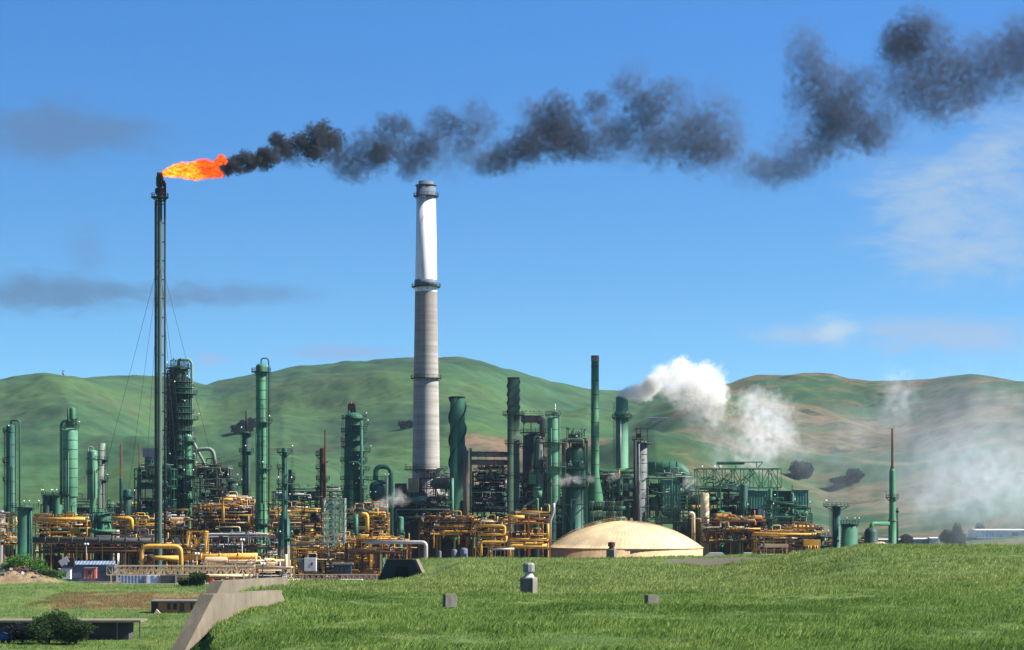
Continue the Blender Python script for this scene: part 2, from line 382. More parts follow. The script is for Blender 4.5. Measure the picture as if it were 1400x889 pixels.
def ground_mat():
    m, q = newmat('grassland')
    pos = q.n('ShaderNodeNewGeometry').outputs['Position']; s = q.n('ShaderNodeSeparateXYZ', i_0=pos); x, y, z = s.outputs
    n1 = q.noise(pos, .045, 5, .6); n2 = q.noise(pos, .35, 6, .65); n3 = q.noise(pos, 3.2, 4, .7)
    n4 = q.noise(q.v('MULTIPLY', pos, (1, .35, 1)), .12, 4, .6)
    g = q.mix(q.rng(n2, .3, .7), (.040, .080, .016, 1), (.105, .15, .045, 1))
    g = q.mix(q.rng(n4, .45, .65, 0, .7), g, (.13, .165, .05, 1))
    g = q.mix(q.rng(n3, .45, .75, 0, .5), g, (.025, .055, .012, 1))
    # dry brown bank on the slope before the plant and bare soil patches
    bank = q.m('MULTIPLY', q.m('MULTIPLY', q.rng(y, 498, 506), q.rng(y, 556, 545)), q.rng(x, -108, -98))
    bank = q.m('MULTIPLY', bank, q.rng(x, -46, -62))
    g = q.mix(q.m('MULTIPLY', q.m('MULTIPLY', bank, .85), q.rng(q.noise(pos, .14, 5, .65), .40, .52)), g, (.17, .10, .045, 1))
    def spot(cx, cy, rx, ry, colr, amt=.9):
        nonlocal g
        dd = q.m('SQRT', q.m('ADD', q.m('POWER', q.m('MULTIPLY', q.m('ADD', x, -cx), 1/rx), 2), q.m('POWER', q.m('MULTIPLY', q.m('ADD', y, -cy), 1/ry), 2)))
        g = q.mix(q.rng(q.m('ADD', dd, q.m('MULTIPLY_ADD', n2, .9, -.45)), 1.0, .8, 0, amt), g, c4(colr))
    spot(PX(975, 285), 285, 6.0, 26, (.10, .085, .065)); spot(PX(20, 610), 606, 15, 18, (.24, .16, .10))
    spot(PX(1204, 800), 800, 16, 30, (.45, .33, .2)); spot(PX(300, 330), 330, 6, 30, (.2, .14, .07), .3)
    pad = q.m('MULTIPLY', q.rng(y, 690, 725), q.rng(z, 2.2, 1.0))
    grav = q.mix(n2, (.10, .085, .07, 1), (.24, .20, .16, 1))
    g = q.mix(q.m('MULTIPLY', pad, q.rng(y, 1150, 1040)), g, grav)
    bp = q.n('ShaderNodeBump', i_Strength=.7, i_Distance=.25, i_Height=q.m('ADD', n2, q.m('MULTIPLY', n3, .35)))
    p = q.n('ShaderNodeBsdfPrincipled', i_Base_Color=g, i_Roughness=.9, i_Normal=bp.outputs[0]); p.inputs['Specular IOR Level'].default_value = .15
    q.n('ShaderNodeOutputMaterial', i_Surface=p.outputs[0])
ground_mat()
def hill_mat():
    m, q = newmat('hill_grass')
    pos = q.n('ShaderNodeNewGeometry').outputs['Position']; s = q.n('ShaderNodeSeparateXYZ', i_0=pos); x, y, z = s.outputs
    big = q.noise(pos, .0022, 4, .6); n1 = q.noise(pos, .012, 6, .62); n2 = q.noise(pos, .06, 5, .65)
    st = q.noise(q.v('MULTIPLY', pos, (.6, .25, 3)), .012, 5, .6)
    g = q.mix(q.rng(n1, .3, .7), (.016, .053, .026, 1), (.040, .100, .042, 1))
    g = q.mix(q.rng(big, .45, .62, 0, .8), g, (.055, .112, .034, 1))
    g = q.mix(q.rng(st, .5, .68, 0, .55), g, (.055, .06, .036, 1))
    u = q.m('DIVIDE', x, y)
    def ub(px): return (px-700)/F
    rb = q.m('MULTIPLY', q.rng(u, ub(840), ub(960)), 1.0)
    dry = q.m('ADD', q.m('MULTIPLY', rb, .62), q.m('MULTIPLY', q.rng(u, ub(1120), ub(1300)), .12))
    dry = q.rng(q.m('ADD', dry, q.m('MULTIPLY_ADD', q.m('ADD', q.m('MULTIPLY', big, .5), q.m('MULTIPLY', n1, .5)), 3.4, -1.9)), .25, .6)
    dcol = q.mix(q.rng(n1, .35, .65), (.090, .062, .040, 1), (.140, .105, .062, 1))
    g = q.mix(q.m('MULTIPLY', dry, .9), g, dcol)
    # bare terrace with a dirt track, and the ploughed strip on the middle hill
    def band(px0, px1, y0, y1, colr, amt):
        nonlocal g
        k = q.m('MULTIPLY', q.m('MULTIPLY', q.rng(u, ub(px0), ub(px0+25)), q.rng(u, ub(px1), ub(px1-25))), q.m('MULTIPLY', q.rng(y, y0, y0+40), q.rng(y, y1, y1-40)))
        g = q.mix(q.m('MULTIPLY', k, q.m('MULTIPLY', q.rng(n1, .3, .5), amt)), g, c4(colr))
    band(615, 850, 1980, 2320, (.16, .10, .066), .9); band(1060, 1230, 1500, 1600, (.19, .145, .10), .9)
    scr = q.m('MULTIPLY', q.rng(q.noise(pos, .024, 7, .72), .545, .60), q.rng(q.noise(pos, .0045, 2), .47, .54))
    g = q.mix(q.m('MULTIPLY', scr, q.rng(u, ub(700), ub(1150), .25, 1)), g, (.012, .028, .014, 1))
    g = q.mix(q.rng(n2, .42, .62, 0, .5), g, (.028, .045, .018, 1))
    n5 = q.noise(q.v('MULTIPLY', pos, (1, 1, 2)), .11, 5, .7); g = q.mix(q.rng(n5, .58, .7, 0, .55), g, (.02, .035, .016, 1))
    tr = q.n('ShaderNodeTexWave', wave_type='BANDS', bands_direction='Z', i_Vector=pos, i_Scale=.018, i_Distortion=30, i_Detail=3, i_Detail_Scale=.08).outputs[1]; g = q.mix(q.rng(tr, .95, .995, 0, .10), g, (.12, .10, .06, 1))
    bp = q.n('ShaderNodeBump', i_Strength=.5, i_Distance=4, i_Height=n1)
    p = q.n('ShaderNodeBsdfPrincipled', i_Base_Color=g, i_Roughness=.95, i_Normal=bp.outputs[0]); p.inputs['Specular IOR Level'].default_value = .1
    q.n('ShaderNodeOutputMaterial', i_Surface=p.outputs[0])
hill_mat()
def grid(name, pxs, ds, fn, mat):
    A, D = np.meshgrid(pxs, ds); Xg = (A-700)/F*D; Zg = fn(Xg, D)
    co = np.stack([Xg, D, Zg], -1).reshape(-1, 3); ny, nx = A.shape
    i = np.arange(nx-1)[None, :]+nx*np.arange(ny-1)[:, None]
    f = np.stack([i, i+1, i+nx+1, i+nx], -1).reshape(-1, 4)
    me = bpy.data.meshes.new(name); me.vertices.add(len(co)); me.vertices.foreach_set('co', co.ravel())
    me.loops.add(f.size); me.loops.foreach_set('vertex_index', f.ravel().astype(np.int32))
    me.polygons.add(len(f)); me.polygons.foreach_set('loop_start', np.arange(0, f.size, 4, dtype=np.int32))
    me.polygons.foreach_set('loop_total', np.full(len(f), 4, dtype=np.int32)); me.polygons.foreach_set('use_smooth', np.ones(len(f), bool))
    me.materials.append(M[mat]); me.update(calc_edges=True); me.validate()
    o = bpy.data.objects.new(name, me); LINK(o); o['kind'] = 'structure'; return o
wide = np.concatenate([np.linspace(-2600, -80, 30), np.linspace(-60, 1460, 560), np.linspace(1480, 4000, 30)])
nd = np.concatenate([np.linspace(4, 50, 20), np.linspace(52, 380, 250), np.linspace(384, 800, 150), np.linspace(815, 1400, 40)])
def all_near(x, d): return near_h(x, d)
grid('ground', wide, nd, all_near, 'grassland')
fd = np.concatenate([np.linspace(1400, 4500, 380), np.geomspace(4550, 14000, 24)])
def far_join(x, d):
    t = np.clip((d-1400)/150, 0, 1); return near_h(x, np.minimum(d, 1400))*(1-t)+(far_h(x, d))*t
grid('hills', wide, fd, far_join, 'hill_grass')
base = MB().quad([(-30000, -30000, -4), (30000, -30000, -4), (30000, 30000, -4), (-30000, 30000, -4)])
solo('terrain', base, 'hill_grass', (0, 0, 0), None, None, None, 'structure')
def FH(x, d): return float(far_join(np.array([x]), np.array([float(d)]))[0])

def seat(px, py, d0, d1):
    """distance at which the hillside passes through photo point (px, py)"""
    dd = np.linspace(d0, d1, 400); z = far_join(PX(px, dd), dd); row = HOR-(z-EYE)*F/dd
    run = np.minimum.accumulate(row); ok = np.where(row <= py)[0]
    return float(dd[ok[0]]) if len(ok) else float(dd[np.argmin(row)])

# ------------------------------------------------------------------ equipment builders
rnd = random.Random(11)
def railing_ring(mb, cx, cy, z, r, a0, a1, m=0, h=1.15):
    n = max(6, int((a1-a0)/(2*math.pi)*18))
    pts = [(cx+r*math.cos(a0+(a1-a0)*k/n), cy+r*math.sin(a0+(a1-a0)*k/n)) for k in range(n+1)]
    for k in range(n+1):
        mb.bar((*pts[k], z), (*pts[k], z+h), .10, m=m)
        if k < n:
            for hh in (h, h*.5): mb.bar((*pts[k], z+hh), (*pts[k+1], z+hh), .10, m=m)
def add_platform(t, cx, cy, z, ri, ro, a0=0, a1=2*math.pi, deck='green_dark', rail='green_dark', lamps=0):
    mb = MB(); n = max(8, int((a1-a0)/(2*math.pi)*24)); th = .3
    for k in range(n):
        u = a0+(a1-a0)*k/n; v = a0+(a1-a0)*(k+1)/n
        q = [(cx+ri*math.cos(u), cy+ri*math.sin(u)), (cx+ro*math.cos(u), cy+ro*math.sin(u)), (cx+ro*math.cos(v), cy+ro*math.sin(v)), (cx+ri*math.cos(v), cy+ri*math.sin(v))]
        mb.prism([(x, y, z-th) for x, y in q], (0, 0, th))
    for k in range(0, n, 3):
        u = a0+(a1-a0)*(k+.5)/n
        mb.bar((cx+ri*.98*math.cos(u), cy+ri*.98*math.sin(u), z-1.5), (cx+ro*.97*math.cos(u), cy+ro*.97*math.sin(u), z-.2), .14)
    p = t.part('platform', mb, deck)
    rl = MB(); railing_ring(rl, cx, cy, z, ro-.08, a0, a1); t.part('railing', rl, rail, p)
    for k in range(lamps):
        u = a0+(a1-a0)*rnd.random(); x, y = cx+ro*math.cos(u), cy+ro*math.sin(u)
        lm = MB().bar((x, y, z), (x, y, z+1.9), .07, m=1).ball((x, y, z+2.0), .26, 0, 6); t.part('lamp', lm, ['lampglass', rail], p)
def add_ladder(t, x, y, z0, z1, ang, cage=True, mat='green_dark'):
    mb = MB(); ca, sa = math.cos(ang), math.sin(ang); ox, oy = -sa*.28, ca*.28
    for sgn in (-1, 1): mb.bar((x+ox*sgn, y+oy*sgn, z0), (x+ox*sgn, y+oy*sgn, z1), .08)
    z = z0
    while z < z1: mb.bar((x-ox, y-oy, z), (x+ox, y+oy, z), .06); z += .6
    if cage:
        z = z0+2.4
        while z < z1:
            pts = [(x+ox*1.3*c+ca*.75*s_, y+oy*1.3*c+sa*.75*s_, z) for c, s_ in ((-1, 0), (-.9, .6), (0, 1), (.9, .6), (1, 0))]
            for k in range(4): mb.bar(pts[k], pts[k+1], .06)
            z += 1.2
        for c, s_ in ((-.9, .6), (0, 1), (.9, .6)): mb.bar((x+ox*1.3*c+ca*.75*s_, y+oy*1.3*c+sa*.75*s_, z0+2.4), (x+ox*1.3*c+ca*.75*s_, y+oy*1.3*c+sa*.75*s_, z1), .05)
    t.part('ladder', mb, mat)
def dome_prof(r, z0, z1, bot=True, k=.5):
    p = []
    if bot: p += [(max(1e-3, r*math.sin(t)), z0+r*k*(1-math.cos(t))) for t in np.linspace(0, math.pi/2, 6)]
    else: p += [(r, z0)]
    p += [(max(1e-3, r*math.cos(t)), z1-r*k*(1-math.sin(t))) for t in np.linspace(0, math.pi/2, 6)]
    return p
def column(label, px, d, ytop, wpx, mat='green', plats=(), over=None, secs=None, skirt=None, rings=True, ladder=-2.4,
           head='dome', base=None, cat='distillation column', name='distillation_column', group=None, lamps=1, ladmat=None, dark=None, pw=1.25, z0=None, over_w=.32, nozz=True):
    """vertical process vessel standing on the ground; secs = [(row where it starts going down, width px)]"""
    x, y = PX(px, d), d; R0 = SZ(wpx, d)/2; zt = PZ(ytop, d); zb = 0 if z0 is None else z0
    t = Thing(name, (x, y, zb), label, cat, group); dm = dark or ('green_dark' if mat.startswith('g') or mat in ('teal', 'sage', 'rustgreen') else 'iron')
    segs = [(zt, R0)]+[(PZ(a, d), SZ(q, d)/2) for a, q in (secs or [])]
    prof = []
    # bottom up
    sk = (skirt[0] if skirt else 4.0)
    prof.append((segs[-1][1], zb+sk))
    for k in range(len(segs)-1, 0, -1):
        prof.append((segs[k][1], segs[k][0])); prof.append((segs[k-1][1], segs[k][0]+abs(segs[k][1]-segs[k-1][1])*1.6+.3))
    top = segs[0][1]
    if head == 'dome': prof += [(max(1e-3, top*math.cos(a)), zt-top*.6*(1-math.sin(a))) for a in np.linspace(0, math.pi/2, 6)]
    elif head == 'open': prof += [(top, zt), (top*.88, zt), (top*.86, zt-3)]
    else: prof += [(top, zt)]
    sh = MB().lathe((x, y, 0), prof, 28)
    if rings:
        z = zb+sk+3; step = rings if isinstance(rings, float) else 3.3
        while z < zt-top:
            rr = np.interp(-z, [-s_[0] for s_ in segs]+[1e3], [s_[1] for s_ in segs]+[segs[-1][1]])
            for k in range(len(segs)):
                if z <= segs[k][0]: rr = segs[k][1]
            sh.lathe((x, y, 0), [(rr+.01, z-.1, 1), (rr+.07, z-.1, 1), (rr+.07, z+.1, 1), (rr+.01, z+.1, 1)], 28, 1); z += step
    t.part('shell', sh, [mat, dm])
    Rb = segs[-1][1]
    skm = skirt[1] if skirt else mat
    if zb == 0 or skirt:
        s_ = MB().lathe((x, y, 0), [(Rb*(skirt[2] if skirt else 1.03), zb), (Rb*1.01, zb+sk)], 24); s_.lathe((x, y, 0), [(Rb*1.2, zb), (Rb*1.2, zb+.5), (Rb*1.02, zb+.5)], 24)
        t.part('skirt', s_, skm)
    def rad(z):
        rr = segs[0][1]
        for k in range(len(segs)):
            if z <= segs[k][0]: rr = segs[k][1]
        return rr
    for k, pl in enumerate(plats):
        if not isinstance(pl, tuple): pl = (pl, None)
        z = PZ(pl[0], d); rr = rad(z)
        if pl[1] is None: a0 = rnd.uniform(-math.pi, math.pi); a1 = a0+rnd.uniform(2.6, 5.2)
        elif pl[1] == 'F': a0, a1 = 0, 2*math.pi
        elif pl[1] == 'L': a0, a1 = math.pi*.62, math.pi*1.55
        elif pl[1] == 'R': a0, a1 = -math.pi*.55, math.pi*.38
        wdt = pl[2] if len(pl) > 2 else pw
        add_platform(t, x, y, z, rr+.02, rr+wdt, a0, a1, dm, dm, lamps)
    if ladder is not None:
        rr = max(s_[1] for s_ in segs)+.35
        add_ladder(t, x+math.cos(ladder)*rr, y+math.sin(ladder)*rr, zb+2, zt-1, ladder, True, ladmat or dm)
    if over:       # vapour line looping over the head and down one side
        sgn = -1 if over[0] == 'L' else 1; rr = max(s_[1] for s_ in segs); off = rr+over_w+(over[3] if len(over) > 3 else .25)
        hz = zt+SZ(over[1], d); ye = max(zb+2, PZ(over[2], d))
        pm = MB().tube([(x, y-.1, zt-.3), (x, y-.1, hz), (x+sgn*off, y-.5, hz), (x+sgn*off, y-.5, ye)], over_w, 10, bend=SZ(over[1], d)*.95)
        t.part('overhead_pipe', pm, over[4] if len(over) > 4 else mat)
    if nozz:
        for k in range(3):
            z = zb+sk+(zt-zb-sk)*rnd.uniform(.15, .92); a = rnd.uniform(-2.6, -.3); rr = rad(z); r2 = rnd.uniform(.18, .32)
            mb = MB().tube([(x+math.cos(a)*rr*.96, y+math.sin(a)*rr*.96, z), (x+math.cos(a)*(rr+.7), y+math.sin(a)*(rr+.7), z)], r2, 10)
            mb.tube([(x+math.cos(a)*(rr+.7), y+math.sin(a)*(rr+.7), z), (x+math.cos(a)*(rr+.85), y+math.sin(a)*(rr+.85), z)], r2*1.5, 10)
            t.part('nozzle', mb, dm)
        for k in range(3):
            a = rnd.uniform(-2.9, -.2); rr = max(s_[1] for s_ in segs)+.25; za = zb+(zt-zb)*rnd.uniform(.3, .97); r2 = rnd.uniform(.1, .2); zl_ = zb+(zt-zb)*rnd.uniform(0, .25)
            t.part('riser_pipe', MB().tube([(x+math.cos(a)*rr*.5, y+math.sin(a)*rr*.5, za), (x+math.cos(a)*(rr+r2), y+math.sin(a)*(rr+r2), za), (x+math.cos(a)*(rr+r2), y+math.sin(a)*(rr+r2), zl_)], r2, 7, bend=.5), rnd.choice([mat, dm, dm]))
        a = rnd.uniform(-2.3, -.8); rr = max(s_[1] for s_ in segs)+.22
        dp = MB().tube([(x+math.cos(a)*rr, y+math.sin(a)*rr, zb+1), (x+math.cos(a)*rr, y+math.sin(a)*rr, zt-(zt-zb)*rnd.uniform(.05, .3))], .13, 6)
        t.part('downcomer_pipe', dp, mat)
    return t
def gooseneck(t, px, d, y0, wpx, hpx, m, r=.35, sgn=1):
    t.part('vent_pipe', MB().tube([P(px, y0+4, d), P(px, y0-hpx, d), P(px+sgn*wpx, y0-hpx, d), P(px+sgn*wpx, y0+2, d)], r, 10, bend=3), m)
def stack(label, px, d, ytop, wpx, mat, name='exhaust_stack', cat='chimney stack', wbot=None, flare=None, mast=None, plats=(), strakes=None, strakemat=None, rings=None, top=None, ladder=None, ybot=None, group=None, lamps=0):
    x, y = PX(px, d), d; r0 = SZ(wpx, d)/2; zt = PZ(ytop, d); rb = SZ(wbot, d)/2 if wbot else r0
    t = Thing(name, (x, y, 0), label, cat, group); prof = [(rb, 0)]
    if flare: prof = [(SZ(flare[1], d)/2, 0), (SZ(flare[1], d)/2, PZ(flare[2], d)), (rb, PZ(flare[0], d))]
    prof += [(r0, zt), (r0*.85, zt), (r0*.84, zt-4)]
    sh = MB().lathe((x, y, 0), prof, 28)
    if rings:
        z = 8
        while z < zt-2:
            rr = np.interp(z, [q[1] for q in prof[:-2]], [q[0] for q in prof[:-2]])
            sh.lathe((x, y, 0), [(rr+.01, z-.1, 1), (rr+.09, z-.1, 1), (rr+.09, z+.1, 1), (rr+.01, z+.1, 1)], 28, 1); z += rings
    t.part('shell', sh, [mat, 'green_dark'])
    if top: t.part('rim', MB().lathe((x, y, 0), [(r0*1.02, zt-SZ(top[0], d)), (r0*1.06, zt-SZ(top[0], d)), (r0*1.06, zt+.2), (r0*.88, zt+.2), (r0*.86, zt-.5)], 28), top[1])
    if strakes:
        z1, z0 = PZ(strakes[0], d), PZ(strakes[1], d); turns = strakes[2]; wd = strakes[3]
        for s in range(strakes[4] if len(strakes) > 4 else 3):
            mb = MB(); n = 60; a00 = s*2*math.pi/3+.6; pr = None
            for k in range(n+1):
                a = a00+turns*2*math.pi*k/n; z = z0+(z1-z0)*k/n; c, s_ = math.cos(a), math.sin(a)
                cur = [(x+c*(r0-.05), y+s_*(r0-.05), z), (x+c*(r0+wd), y+s_*(r0+wd), z), (x+c*(r0+wd), y+s_*(r0+wd), z+.14), (x+c*(r0-.05), y+s_*(r0-.05), z+.14)]
                if pr:
                    for j in range(4): mb.quad([pr[j], pr[(j+1) % 4], cur[(j+1) % 4], cur[j]])
                pr = cur
            t.part('strake', mb, strakemat or mat)
    for pl in plats:
        z = PZ(pl[0], d); rr = np.interp(z, [q[1] for q in prof[:-2]], [q[0] for q in prof[:-2]])
        add_platform(t, x, y, z, rr+.02, rr+(pl[1] if len(pl) > 1 else 1.2), 0, 2*math.pi, lamps=lamps)
    if ladder is not None: add_ladder(t, x+math.cos(ladder)*(rb+.35), y+math.sin(ladder)*(rb+.35), 2, zt-2, ladder, True)
    return t
def kbox(px0, px1, y0, y1, d, depth):
    """box spanning photo columns/rows at distance d, extending depth metres back -> centre,size"""
    return ((PX((px0+px1)/2, d), d+depth/2, (PZ(y0, d)+PZ(y1, d))/2), (SZ(px1-px0, d), depth, SZ(y1-y0, d)))
def frame(label, px0, px1, d, depth, tops, mat='green_dark', name='process_structure', cat='steel structure', fill=None, bay=6.0, brace=.5, deck=.6, rails=True, seed=0, group=None, ybot=None,
          npipe=14, pr=(.09, .27), nris=8, nvalve=10, ndrum=2, drmat=None, post=.38, zbot=None, lamps=3, topstuff=True, spikes=0, nbox=None):
    """steel frame, levels given as photo rows, filled with pipes, valves, drums"""
    if name == 'pipe_rack': pr = (.09, .27)
    if mat == 'yellow_dark' and seed % 2: mat = 'yellow'
    g = random.Random(seed*77+5); x0, x1 = PX(px0, d), PX(px1, d); y0, y1 = d, d+depth; zb = 0 if zbot is None else PZ(zbot, d)
    lv = sorted(PZ(a, d) for a in tops); t = Thing(name, ((x0+x1)/2, (y0+y1)/2, zb), label, cat, group)
    nx = max(1, round((x1-x0)/bay)); ny = max(1, round(depth/8)); xs = [x0+(x1-x0)*k/nx for k in range(nx+1)]; ys = [y0+(y1-y0)*k/ny for k in range(ny+1)]
    fill = fill or [mat, 'green', 'green_light', 'grey']
    for a in xs:
        for c in (ys if len(xs)*len(ys) < 40 else (ys[0], ys[-1])):
            t.part('post', MB().bar((a, c, zb), (a, c, lv[-1]), post), mat)
    for z in lv:
        mb = MB()
        for c in ys: mb.bar((x0, c, z), (x1, c, z), post*.8)
        for a in xs: mb.bar((a, y0, z), (a, y1, z), post*.7)
        t.part('beam', mb, mat)
        if g.random() < deck:
            t.part('deck', MB().box(((x0+x1)/2, (y0+y1)/2, z+post*.45), (x1-x0, depth, .08)), g.choice([mat, 'grey_dark', mat]))
            if rails:
                rl = MB()
                for c in (y0, y1):
                    for hh in (.6, 1.15): rl.bar((x0, c, z+hh), (x1, c, z+hh), .07)
                    for k in range(int((x1-x0)/1.6)+1): rl.bar((x0+k*1.6, c, z), (x0+k*1.6, c, z+1.15), .07)
                for a in (x0, x1):
                    for hh in (.6, 1.15): rl.bar((a, y0, z+hh), (a, y1, z+hh), .07)
                t.part('railing', rl, mat)
    zl = [zb]+lv
    for k in range(nx):
        for j in range(len(zl)-1):
            if g.random() < brace:
                a, c = (xs[k], xs[k+1]) if g.random() < .5 else (xs[k+1], xs[k]); mb = MB().bar((a, y0, zl[j]), (c, y0, zl[j+1]), post*.55)
                if g.random() < .5: mb.bar((c, y0+.1, zl[j]), (a, y0+.1, zl[j+1]), post*.55)
                t.part('brace', mb, mat)
    for k in range(npipe):
        z = g.choice(zl)+g.uniform(.4, 2.2); r = g.uniform(*pr); c = g.uniform(y0-.4, y1) if g.random() < .6 else y0-.5-r; a = g.uniform(x0, x0+(x1-x0)*.5); e = g.uniform(a+(x1-x0)*.3, x1)
        if z > lv[-1]+1.4 and not topstuff: z = lv[-1]-1
        pts = [(a, c, z), (e, c, z)]; q = g.random()
        if q < .45: pts.append((e, c, z+g.uniform(-4, 3)))
        if q < .25: pts.insert(0, (a, c, max(zb+.3, z-g.uniform(1.5, 5))))
        if g.random() < .2: mx = (a+e)/2; pts = [(a, c, z), (mx-1.5, c, z), (mx-1.5, c, z+2), (mx+1.5, c, z+2), (mx+1.5, c, z), (e, c, z)]
        t.part('pipe', MB().tube(pts, r, 8, bend=r*2.5), g.choice(fill))
    for k in range(nris):
        a = g.uniform(x0, x1); c = g.uniform(y0-.6, y1); j = g.randrange(len(lv)); zt = lv[j]+g.uniform(-.5, 2.5); z0 = g.choice(zl[:j+1]); r = g.uniform(*pr)*.9
        pts = [(a, c, z0), (a, c, zt)]
        if g.random() < .6: pts.append((a+g.uniform(-4, 4), c, zt)); 
        t.part('riser_pipe', MB().tube(pts, r, 8, bend=r*2.5), g.choice(fill))
    for k in range(nvalve):
        a = g.uniform(x0, x1); c = y0-g.uniform(.2, .9); z = g.choice(zl)+g.uniform(.6, 2.2); r = g.uniform(.16, .34)
        mb = MB().tube([(a-r*2.2, c, z), (a-r*1.5, c, z)], r*1.3, 8).tube([(a-r*1.5, c, z), (a+r*1.5, c, z)], r*.8, 8).tube([(a+r*1.5, c, z), (a+r*2.2, c, z)], r*1.3, 8)
        mb.bar((a, c, z), (a, c, z+r*4), r*.4).tube([(a, c, z+r*3.6), (a, c, z+r*4.1)], r*1.5, 8)
        t.part('valve', mb, g.choice(fill+['white', 'grey']))
    darks = ['iron', 'grey_dark', 'brown' if mat in ('brown', 'yellow', 'yellow_dark', 'orange', 'taupe') else 'green_dark', 'black']
    if mat.startswith('green'): darks = ['green_dark', 'green_dark', 'green', 'iron', 'rib_green']
    for k in range(nbox if nbox is not None else max(3, int((x1-x0)/2.6))):
        j = g.randrange(len(zl)-1); h = (zl[j+1]-zl[j])*g.uniform(.45, .95); ww = g.uniform(1.6, min(5.5, x1-x0)); a = g.uniform(x0+ww/2, max(x0+ww/2+.01, x1-ww/2)); c = g.uniform((y0+y1)/2, y1-.5)
        mb = MB().box((a, c, zl[j]+h/2+.1), (ww, 2.4, h))
        for q in range(int(ww/.8)): mb.box((a-ww/2+.4+q*.8, c-1.25, zl[j]+h/2+.1), (.12, .12, h*.96))
        t.part('equipment_casing', mb, g.choice(darks))
    for k in range(ndrum):
        r = g.uniform(.8, 1.5); L = g.uniform(3, min(8, max(3.2, (x1-x0)*.6))); z = g.choice(zl)+r+.5; a = g.uniform(x0+.5, max(x0+.6, x1-L)); c = g.uniform(y0+r, max(y0+r+.1, y1-r))
        prof = [(max(.001, r*math.sin(q)), -L/2-r*.5*math.cos(q)+r*.5) for q in np.linspace(0, math.pi/2, 5)]+[(max(.001, r*math.cos(q)), L/2+r*.5*math.sin(q)-r*.5) for q in np.linspace(0, math.pi/2, 5)]
        mb = MB().lathe((a+L/2, c, z), prof, 18, ax='X')
        for s in (-.3, .3): mb.box((a+L/2+L*s, c, z-r*.8), (.4, r*1.6, r*.8))
        t.part('drum', mb, drmat or g.choice(fill))
    for k in range(lamps):
        a = g.uniform(x0, x1); z = g.choice(lv); t.part('lamp', MB().bar((a, y0-.3, z), (a, y0-.3, z+2), .06, m=1).ball((a, y0-.3, z+2.1), .24, 0, 6), ['lampglass', mat])
    for k in range(spikes):
        a = x0+(x1-x0)*(k+.5)/spikes; z = lv[-1]; h = g.uniform(.9, 1.6)
        t.part('valve', MB().bar((a, y0+.3, z), (a, y0+.3, z+h), .22).tube([(a, y0+.3, z+h*.75), (a, y0+.3, z+h)], .33, 6), g.choice(fill))
    return t
def lattice(label, px0, px1, d, depth, y0, y1, n, mat, name='lattice_tower', cat='lattice tower', group=None, w_=.3, cols=1, style='X'):
    x0, x1 = PX(px0, d), PX(px1, d); zt = PZ(y0, d); zb = 0 if y1 is None else PZ(y1, d)
    t = Thing(name, ((x0+x1)/2, d+depth/2, zb), label, cat, group)
    xs = [x0+(x1-x0)*k/cols for k in range(cols+1)]
    for a in xs:
        for c in (d, d+depth): t.part('post', MB().bar((a, c, zb), (a, c, zt), w_), mat)
    for j in range(n+1):
        z = zb+(zt-zb)*j/n; mb = MB()
        for c in (d, d+depth): mb.bar((x0, c, z), (x1, c, z), w_*.8)
        for a in xs: mb.bar((a, d, z), (a, d+depth, z), w_*.8)
        t.part('beam', mb, mat)
    for j in range(n):
        za, zc = zb+(zt-zb)*j/n, zb+(zt-zb)*(j+1)/n; mb = MB()
        for k in range(cols):
            for c in (d, d+depth):
                if style == 'X': mb.bar((xs[k], c, za), (xs[k+1], c, zc), w_*.6); mb.bar((xs[k+1], c+.12, za), (xs[k], c+.12, zc), w_*.6)
                elif style == 'K': mx = (xs[k]+xs[k+1])/2; mb.bar((xs[k], c, za), (mx, c, zc), w_*.6); mb.bar((xs[k+1], c+.1, za), (mx, c+.1, zc), w_*.6)
                else:
                    a, e = (xs[k], xs[k+1]) if (k+j) % 2 else (xs[k+1], xs[k]); mb.bar((a, c, za), (e, c, zc), w_*.6)
        for a in (x0, x1): mb.bar((a, d, za), (a, d+depth, zc), w_*.6)
        t.part('brace', mb, mat)
    return t
def pipe(label, pts, r, mat, name='pipeline', cat='pipe', group=None, bend=None, n=12, supports=(), smat='yellow_dark', flanges=0):
    """pts in world metres; supports = x positions of posts"""
    t = Thing(name, pts[0], label, cat, group)
    t.part('pipe', MB().tube(pts, r, n, bend=bend or r*3), mat)
    for (sx, sy, z) in supports:
        g = max(0, GH(sx, sy)); t.part('support', MB().bar((sx, sy, g), (sx, sy, z-r), .3).box((sx, sy, z-r), (.6, 1.2, .25)), smat)
    for k in range(flanges):
        a, bq = Vector(pts[0]), Vector(pts[-1]); f = (k+1)/(flanges+1); p = a.lerp(bq, f); u = (bq-a).normalized()*.18
        t.part('flange', MB().tube([p-u, p+u], r*1.25, n), mat)
    return t
def drum_h(label, px0, px1, py, d, wpx, mat, name='horizontal_vessel', cat='vessel', saddle=None, group=None, k=.5, ax='X', extra=None):
    r = SZ(wpx, d)/2; x0, x1 = PX(px0, d), PX(px1, d); L = x1-x0; c = ((x0+x1)/2, d, PZ(py, d)); zb = saddle if saddle is not None else 0
    t = Thing(name, (c[0], d, zb), label, cat, group)
    prof = [(max(.001, r*math.sin(q)), -L/2-r*k*math.cos(q)+r*k) for q in np.linspace(0, math.pi/2, 6)]+[(max(.001, r*math.cos(q)), L/2+r*k*math.sin(q)-r*k) for q in np.linspace(0, math.pi/2, 6)]
    t.part('shell', MB().lathe(c, prof, 24, ax=ax), mat)
    for s in (-.33, .33): t.part('saddle', MB().box((c[0]+L*s, d, (zb+c[2]-r*.7)/2), (.7, r*1.5, c[2]-r*.7-zb)), 'green_dark')
    return t

